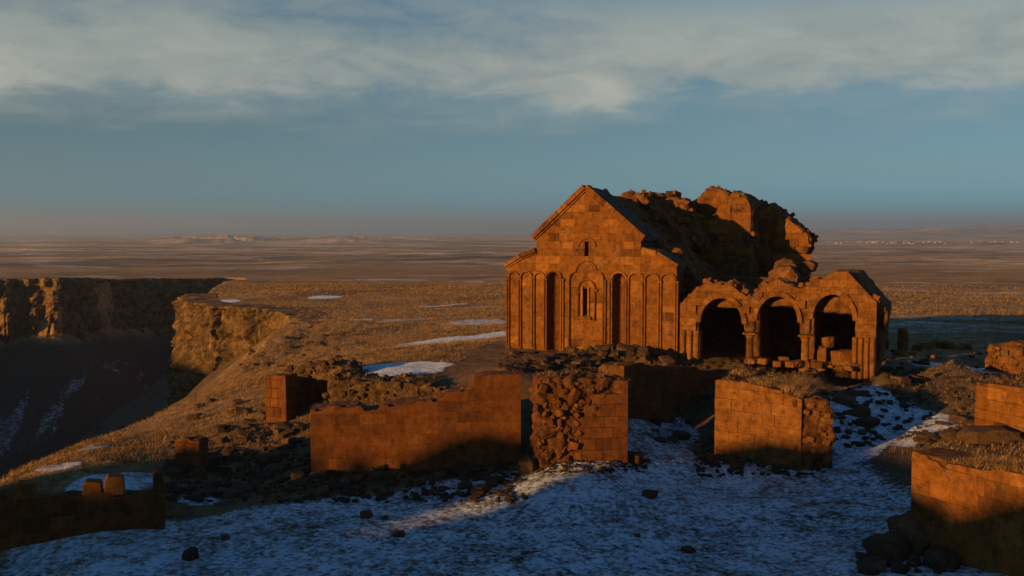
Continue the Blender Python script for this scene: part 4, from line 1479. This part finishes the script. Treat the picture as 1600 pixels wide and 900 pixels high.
    r = Ruin('ruined_wall', A, B, z0, tp, 1.4, 'low crumbling rubble wall with a square hole, far right', 'ruined walls below the church', seed=7, front=0.05, amp=0.18, lump=0.35, voxel=.09, core_mat=M['masonry'])
    hx = (at(1584, 552, 56)[0] - A[0]) / math.cos(r.rz)
    hz = at(1584, 552, 56.6)[2] - z0
    mb = MB(); mb.box(hx - .2, hx + .2, -.12, .06, hz - .17, hz + .17); mb.build('hole', M['roof'], r.root)
    rs = r.rs
    for i in range(50):
        x, z = rs.uniform(0, L), rs.uniform(0.1, 2.2)
        if abs(x - hx) < .4 and abs(z - hz) < .35 or z > tp(x) - z0: continue
        o = put('rubble_stone', rock_mesh('rubble_stone', 500 + i, 1, 1.0, .2, .6), M['masonry'], r.root, (x, .03, z))
        q = rs.uniform(.12, .28); o.scale = (q * 1.1, q * .7, q * .8); o.rotation_euler = (0, rs.uniform(-.5, .5), 0)
    # narrow pillar-ended wall, left, and the shaded return behind it
    A, B = at(415, 660, 45.6), at(447, 662, 45.0)
    zt = at(430, 585, 45.3)[2]
    r = Ruin('ruined_wall', A, B, zt - 2.6, lambda x: zt, 0.9, 'narrow upright wall end of red blocks left of the long wall', 'ruined walls below the church', seed=8, front=0.12, amp=.03, lump=.02, voxel=.08)
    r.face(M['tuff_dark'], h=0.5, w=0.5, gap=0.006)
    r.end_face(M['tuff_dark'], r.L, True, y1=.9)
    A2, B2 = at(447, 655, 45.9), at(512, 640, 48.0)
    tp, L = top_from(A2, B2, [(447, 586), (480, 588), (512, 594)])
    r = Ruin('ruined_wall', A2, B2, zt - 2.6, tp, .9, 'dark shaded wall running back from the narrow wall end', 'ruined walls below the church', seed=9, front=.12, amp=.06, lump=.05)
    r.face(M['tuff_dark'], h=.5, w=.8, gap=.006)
    # dark wall, bottom left, three block tops lit
    A, B = at(-60, 868, 29.2), at(258, 835, 31.2)
    tp, L = top_from(A, B, [(-60, 768), (20, 772), (60, 778), (110, 771), (190, 769), (225, 770), (258, 768)])
    r = Ruin('ruined_wall', A, B, -2.8, tp, 0.8, 'low dark wall at bottom left whose loose top blocks catch the sun', 'ruined walls below the church', seed=10, front=0.14, amp=.08, lump=.10, voxel=.09)
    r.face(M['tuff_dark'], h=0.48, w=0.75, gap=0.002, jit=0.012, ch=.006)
    r.end_face(M['tuff_dark'], L, True, y1=.8)
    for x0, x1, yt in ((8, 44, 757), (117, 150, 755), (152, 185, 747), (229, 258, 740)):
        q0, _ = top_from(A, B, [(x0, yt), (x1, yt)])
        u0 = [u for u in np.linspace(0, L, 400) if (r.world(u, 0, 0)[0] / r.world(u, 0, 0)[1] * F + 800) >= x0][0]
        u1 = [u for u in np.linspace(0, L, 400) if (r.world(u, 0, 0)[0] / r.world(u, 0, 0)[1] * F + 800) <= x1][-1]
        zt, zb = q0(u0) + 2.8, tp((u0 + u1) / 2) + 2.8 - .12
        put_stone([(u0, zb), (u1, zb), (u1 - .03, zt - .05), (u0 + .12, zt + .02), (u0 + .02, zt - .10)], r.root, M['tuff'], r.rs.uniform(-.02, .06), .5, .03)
    # small stub in the rubble
    A, B = at(274, 740, 38.0), at(312, 742, 37.6)
    tp, L = top_from(A, B, [(274, 688), (285, 683), (312, 687)])
    r = Ruin('ruined_wall', A, B, -2.6, tp, .8, 'small wall stub with a lit cap amid the dark rubble', 'ruined walls below the church', seed=12, front=.12, amp=.04, lump=.03, voxel=.08)
    r.face(M['tuff_dark'], h=.5, w=.5, gap=.008, jit=.02)
    # overgrown rubble ridge behind the long wall
    A, B = at(508, 632, 45.5), at(700, 622, 45.5)
    tp, L = top_from(A, B, [(508, 590), (530, 586), (560, 592), (600, 598), (640, 596), (676, 602), (700, 616)])
    r = Ruin('rubble_bank', A, B, -1.6, tp, 2.2, 'overgrown rubble bank behind the long red wall', 'rubble banks', seed=13, front=0, amp=.22, lump=.12, voxel=.11, core_mat=M['bank'], cat='rubble bank', lscale=1.5)
    r.strew(150, (.05, .17), M['bank'])
    r.grass_top(420, .18)
    # second bank up to its left
    A, B = at(440, 592, 53.0), at(542, 590, 51.0)
    tp, L = top_from(A, B, [(440, 584), (455, 574), (490, 569), (520, 567), (536, 570), (542, 582)])
    r = Ruin('rubble_bank', A, B, -1.4, tp, 1.8, 'dark stony bank on the slope above the narrow wall end', 'rubble banks', seed=14, front=0, amp=.22, lump=.12, voxel=.11, core_mat=M['bank'], cat='rubble bank', lscale=1.5)
    r.strew(70, (.06, .22), M['rock'])
    r.grass_top(60, .16)
    # bank below the church front
    A, B = at(800, 582, 52.0), at(1050, 584, 52.0)
    tp, L = top_from(A, B, [(800, 577), (840, 567), (880, 566), (900, 556), (930, 554), (960, 553), (990, 552), (1010, 556), (1030, 563), (1050, 572)])
    r = Ruin('rubble_bank', A, B, -1.0, tp, 3.0, 'long heap of broken stone along the foot of the church front', 'rubble banks', seed=15, front=0, amp=.22, lump=.12, voxel=.12, core_mat=M['bank'], cat='rubble bank', lscale=1.4)
    r.strew(110, (.12, .42), M['rock'])
    r.grass_top(200, .16)


build_walls()


# ------------------------------------------------------------------ loose stones
def boulder(px, py, d, size, label=None, group=None, name='boulder', mat='rock', seed=0, flat=0.8, sc=(1, 1, 1), sub=3, lift=0.25, cat='boulder', rough=.34, blocky=.2):
    p = ground_at(px, py, max(24, d * .7), d * 1.5) if d else ground_at(px, py)
    o = put(name, rock_mesh(name, seed, sub, flat, rough, blocky), M[mat])
    o.location = (p[0], p[1], p[2] + size * lift)
    o.scale = (size * sc[0], size * sc[1], size * sc[2])
    o.rotation_euler = (0, 0, seed * 1.3)
    tag(o, label, cat, group)
    return o


def build_stones():
    G = 'stones lying on the snow'
    boulder(826, 733, 38, .62, 'brown rounded boulder at the left foot of the rough wall stub', None, seed=1, sc=(1.1, .8, .9))
    boulder(990, 722, 40, .40, 'orange angular block at the right foot of the rough wall stub', None, seed=2, mat='tuff_dark', sc=(1.05, .8, 1), blocky=.9, rough=.12)
    boulder(1012, 722, 41, .16, 'small pale stone beside the orange angular block', None, seed=3, sub=2)
    boulder(572, 808, 33, .27, 'dark stone on the snow below the long wall, leftmost pair', G, seed=4)
    boulder(602, 810, 33, .12, 'tiny dark stone beside the dark stone below the long wall', G, seed=5, sub=2)
    boulder(624, 837, 31, .25, 'flat dark stone on the open snow, nearest the bottom centre', G, seed=6, flat=.5)
    boulder(297, 872, 28.5, .27, 'dark upright stone on the snow near the bottom left wall', G, seed=7, flat=1.1)
    boulder(352, 842, 30, .17, 'small dark stone on the snow right of the bottom left wall', G, seed=8)
    boulder(1015, 776, 35, .30, 'low dark stone on the snow below the gap between walls', G, seed=9, flat=.6)
    boulder(996, 838, 31, .12, 'small flat stone alone in the middle of the snow', G, seed=10, flat=.5, sub=2)
    boulder(1075, 862, 29.5, .26, 'flat dark stone low in the snow toward the near right wall', G, seed=11, flat=.4)
    boulder(154, 670, 41, .55, 'pale boulder on the grassy slope beside a snow patch', None, seed=12, mat='rock', sc=(1.3, .8, .75))
    boulder(192, 668, 42, .52, 'low brown slab of rock just right of the pale boulder', None, seed=13, sc=(1.3, .8, .6))
    boulder(1385, 868, 29, .72, 'dark bulky boulder at the foot of the nearest wall', None, seed=14, sc=(1, .9, 1.0), lift=.3)
    boulder(1425, 858, 29, .85, 'tallest dark boulder leaning on the nearest wall', None, seed=15, sc=(.9, .8, 1.25), lift=.4)
    boulder(1470, 885, 27.4, .6, 'dark boulder at the bottom right corner below the nearest wall', None, seed=16)
    boulder(1540, 690, 39, .9, 'brown grassy hump in front of the flat-topped block at right', None, seed=17, sc=(1.6, 1, .75), mat='rock')
    boulder(1410, 548, 66, .62, 'upright orange standing stone right of the porch', None, seed=18, mat='tuff', flat=1.7, sc=(.62, .5, 1.05), lift=.9, blocky=.8)
    boulder(1384, 546, 66, .45, 'small thin upright stone just right of the porch', None, seed=19, mat='tuff_dark', flat=1.5, sc=(.5, .5, .9), lift=.7)
    for i, (px, py, s) in enumerate(((1432, 548, .5), (1447, 545, .62), (1462, 543, .7), (1478, 545, .75), (1494, 546, .5), (1508, 545, .62), (1405, 556, .5), (1425, 557, .4), (1455, 560, .4))):
        boulder(px, py, 66, s, 'orange fallen stone in the heap right of the porch', 'fallen stones right of the porch', seed=30 + i, mat='tuff', sc=(1, .8, .8))
    # stones inside and before the porch
    def in_church(u, v, size, label, seed, group=None, mat='tuff_pale', flat=.9, sc=(1, 1, 1), z=0.0):
        p = cw(u, v)
        o = put('boulder', rock_mesh('boulder', seed, 3, flat, .2, .6), M[mat], None, (p[0], p[1], z + size * .55))
        o.scale = [size * c for c in sc]; o.rotation_euler = (0, 0, seed)
        tag(o, label, 'boulder', group)
    l, r = OPS[2][0], OPS[2][1]
    in_church(r - .45, .55, .72, 'big pale round boulder inside the right-hand arch', 41, sc=(.9, .8, 1.0), flat=1.0)
    in_church(l + .45, .9, .36, 'short broken pillar stump inside the right-hand arch', 42, sc=(.8, .8, 2.6), flat=1.0)
    in_church(l + .75, 1.0, .34, 'rounded stone balanced on the pillar stump in the right-hand arch', 43, sc=(.9, .9, 1.1), z=1.12)
    rs = np.random.default_rng(5)
    for i in range(34):
        l, r = OPS[rs.choice([1, 1, 2])][:2]
        in_church(rs.uniform(l - .2, r + .2), rs.uniform(-.9, 1.0), rs.uniform(.10, .3), 'broken orange masonry lump scattered under the porch arches', 100 + i, 'masonry lumps under the porch arches', sc=(1.2, 1, .8))
    # heap along the church foot, rubble strip under the walls, stones at the hillside foot
    def scatter(n, box, size, mat, label, group, seed0, sub=2, d=None):
        k = 0
        while k < n:
            px = rs.uniform(box[0], box[2]); py = rs.uniform(box[1], box[3])
            p = ground_at(px, py, 25, 160)
            s = rs.uniform(*size)
            o = put('rock', ROCKS[(seed0 + k) % len(ROCKS)] if mat == 'rock' else ROCKS_T[(seed0 + k) % len(ROCKS_T)], M[mat])
            o.location = (p[0], p[1], p[2] + s * .08); o.scale = (s * rs.uniform(.9, 1.4), s * rs.uniform(.7, 1.1), s * rs.uniform(.7, 1.1)); o.rotation_euler = (rs.uniform(-.3, .3), rs.uniform(-.3, .3), rs.uniform(0, 6))
            tag(o, label, 'rock', group); k += 1
    ROCKS = [rock_mesh('rock', 700 + i, 2, .75, .28, .5) for i in range(8)]
    ROCKS_T = [rock_mesh('rock', 720 + i, 2, .8, .2, .8) for i in range(8)]
    for q in ROCKS: q.materials.append(M['rock'])
    for q in ROCKS_T: q.materials.append(M['tuff_dark'])
    scatter(46, (790, 552, 1062, 578), (.18, .5), 'rock', 'loose broken stone strewn before the church front', 'loose stones before the church front', 0)
    scatter(130, (262, 700, 770, 776), (.10, .42), 'rock', 'dark stone in the rubble below the long wall', 'dark rubble stones below the long wall', 3)
    scatter(26, (330, 668, 478, 694), (.14, .42), 'rock', 'reddish lit stone in the strip of rubble left of the long wall', 'reddish stones left of the long wall', 1)
    scatter(24, (1090, 690, 1260, 735), (.18, .42), 'rock', 'stone at the foot of the weathered corner block', 'stones below the weathered corner block', 2)
    scatter(34, (1300, 560, 1530, 690), (.15, .5), 'rock', 'dark half-buried stone on the snowy slope at right', 'half-buried stones on the right slope', 5)
    scatter(16, (1010, 600, 1110, 690), (.2, .45), 'rock', 'stone lying in the shaded gap between the walls', 'stones in the shaded gap', 6)
    scatter(14, (300, 620, 420, 665), (.15, .4), 'rock', 'stone half hidden in dry grass on the left slope', 'stones on the left slope', 4)
    scatter(22, (1350, 850, 1490, 895), (.10, .36), 'rock', 'small dark stone around the foot of the nearest wall', 'small stones at the nearest wall', 1)
    scatter(26, (365, 495, 530, 575), (.12, .40), 'rock', 'dark rock in the stony outcrop on the slope above the gorge', 'rocks of the outcrop above the gorge', 2)
    # fine rubble too small to count
    V, T = [], []
    base = rock_mesh('b', 5, 1, .7, .3); bv = np.array([v.co[:] for v in base.vertices]); bt = [tuple(p.vertices) for p in base.polygons]
    zones = [((262, 690, 820, 785), 900, (.05, .16)), ((780, 550, 1065, 582), 520, (.05, .16)), ((830, 715, 1010, 740), 260, (.03, .10)), ((1085, 690, 1290, 745), 300, (.04, .13)), ((1280, 545, 1600, 700), 420, (.05, .18)), ((1070, 560, 1380, 590), 260, (.05, .16))]
    for box, n, sz in zones:
        for _ in range(n):
            p = ground_at(rs.uniform(box[0], box[2]), rs.uniform(box[1], box[3]), 26, 85)
            s = rs.uniform(*sz); a = rs.uniform(0, 6.28)
            q = bv * s * rs.uniform(.7, 1.3, 3)
            c, sn = math.cos(a), math.sin(a)
            q = np.c_[q[:, 0] * c - q[:, 1] * sn, q[:, 0] * sn + q[:, 1] * c, q[:, 2]] + p + [0, 0, s * .2]
            b = len(V); V.extend(q); T += [tuple(i + b for i in f) for f in bt]
    tag(put('rubble', tri_mesh('rubble', np.array(V), T), M['rock']), 'small broken stones strewn around the ruins', 'rubble', None, 'stuff')


build_stones()


# ------------------------------------------------------------------ dry grass
def build_grass():
    rs = np.random.default_rng(9)
    n = 260000
    # candidates in plan: the left slope and the plateau up to 120 m, denser near
    d = np.exp(rs.uniform(math.log(30), math.log(270), n)); a = np.radians(rs.uniform(-31, 31, n))
    x, y = np.sin(a) * d, np.cos(a) * d
    z = terrain(x, y)
    s, near = gorge_sd(x, y)
    sn = snow_mask(x, y, z)
    dens = 0.5 + 0.5 * fbm(np.c_[x, y], 0.25, 3, 88)
    slope_zone = (x < -6 + (d - 40) * .2)
    left = slope_zone & (d > 34)
    right = (d > 36) & (x > 2) & (rs.uniform(0, 1, n) < 0.45)
    fg = (d <= 40) & (x > -12) & (rs.uniform(0, 1, n) < 0.10)
    ok = (left | right | fg) & (s < 2.0) & (rs.uniform(0, 1, n) < dens * np.clip(1.1 - sn, 0.05, 1))
    # not inside the church or porch
    u = (x - CO[0]) * CU[0] + (y - CO[1]) * CU[1]; v = (x - CO[0]) * CV[0] + (y - CO[1]) * CV[1]
    ok &= ~((u > -.5) & (u < 22.5) & (v > -.4) & (v < 22))
    x, y, z = x[ok], y[ok], z[ok]
    V, m = [], len(x)
    k = 4
    dk = np.clip(np.hypot(x, y) / 55.0, 1.0, 4.0)
    for j in range(k):
        r = rs.uniform(0, .16, m); q = rs.uniform(0, 6.283, m)
        b = np.c_[x + r * np.cos(q), y + r * np.sin(q), z - .03]
        q2 = rs.uniform(0, 6.283, m); w = rs.uniform(.008, .02, m) * dk
        h = rs.uniform(.06, .20, m) * np.sqrt(dk) * np.where(rs.uniform(0, 1, m) < .10, 1.6, 1)
        side = np.c_[np.cos(q2) * w, np.sin(q2) * w, np.zeros(m)]
        tip = b + np.c_[rs.normal(.1, .35, m) * h, rs.normal(0, .35, m) * h, h]
        V.append(np.stack([b - side, b + side, tip], 1))
    V = np.concatenate(V).reshape(-1, 3)
    E = np.array(BLADES).reshape(-1, 3)
    print('GRASS', len(V) // 3, len(E) // 3)
    tag(put('dry_grass', tri_mesh('dry_grass', V, np.arange(len(V)).reshape(-1, 3)), M['grass']), 'dry tawny grass on the slopes', 'grass', None, 'stuff')
    tag(put('wall_top_grass', tri_mesh('wall_top_grass', E, np.arange(len(E)).reshape(-1, 3)), M['grass']), 'dry grass growing along the broken wall tops', 'grass', None, 'stuff')


build_grass()


# ------------------------------------------------------------------ far village
def build_village():
    rs = np.random.default_rng(3)
    w_, l_, h_, r_ = 1.0, 1.6, .62, .34
    V = [(-w_, -l_, -.4), (w_, -l_, -.4), (w_, l_, -.4), (-w_, l_, -.4), (-w_, -l_, h_), (w_, -l_, h_), (w_, l_, h_), (-w_, l_, h_), (0, -l_, h_ + r_), (0, l_, h_ + r_)]
    body = mesh_from('far_house', V, [(0, 1, 5, 8, 4), (2, 3, 7, 9, 6), (1, 2, 6, 5), (3, 0, 4, 7)])
    body.materials.append(M['whitewash'])
    e = .15
    rf = mesh_from('roof', [(-w_ - e, -l_ - e, h_ - .06), (0, -l_ - e, h_ + r_ + .04), (w_ + e, -l_ - e, h_ - .06), (-w_ - e, l_ + e, h_ - .06), (0, l_ + e, h_ + r_ + .04), (w_ + e, l_ + e, h_ - .06)], [(0, 3, 4, 1), (1, 4, 5, 2)])
    rf.materials.append(M['tin_roof'])
    first = None
    for i in range(70):
        px = rs.uniform(1290, 1475) if i < 60 else rs.uniform(1500, 1590)
        d = rs.uniform(4300, 5600)
        x = (px - 800) / F * d
        z = gz(x, d)
        s = rs.uniform(2.2, 4.6)
        o = put('far_house', body, None); r = put('roof', rf, None, o)
        o.location = (x, d, z); o.scale = (s, s, s); o.rotation_euler = (0, 0, rs.uniform(0, 3.1))
        tag(o, 'tiny pale house in the far village strip near the horizon', 'house', 'houses of the far village')


build_village()

# ------------------------------------------------------------------ haze over the far plain
def build_haze():
    mb = MB(); b = 19000
    mb.box(-b, b, -b, b, -190, 215)
    m, k = new_mat('haze_air')
    out = k.n('ShaderNodeOutputMaterial')
    v = k.n('ShaderNodeVolumePrincipled')
    v.inputs['Color'].default_value = (0.48, 0.62, 0.82, 1)
    v.inputs['Density'].default_value = 1.15e-4
    v.inputs['Anisotropy'].default_value = 0.22
    k.l(v.outputs[0], out.inputs['Volume'])
    tag(mb.build('haze', m), 'thin evening haze over the plain', 'haze', None, 'stuff')


build_haze()
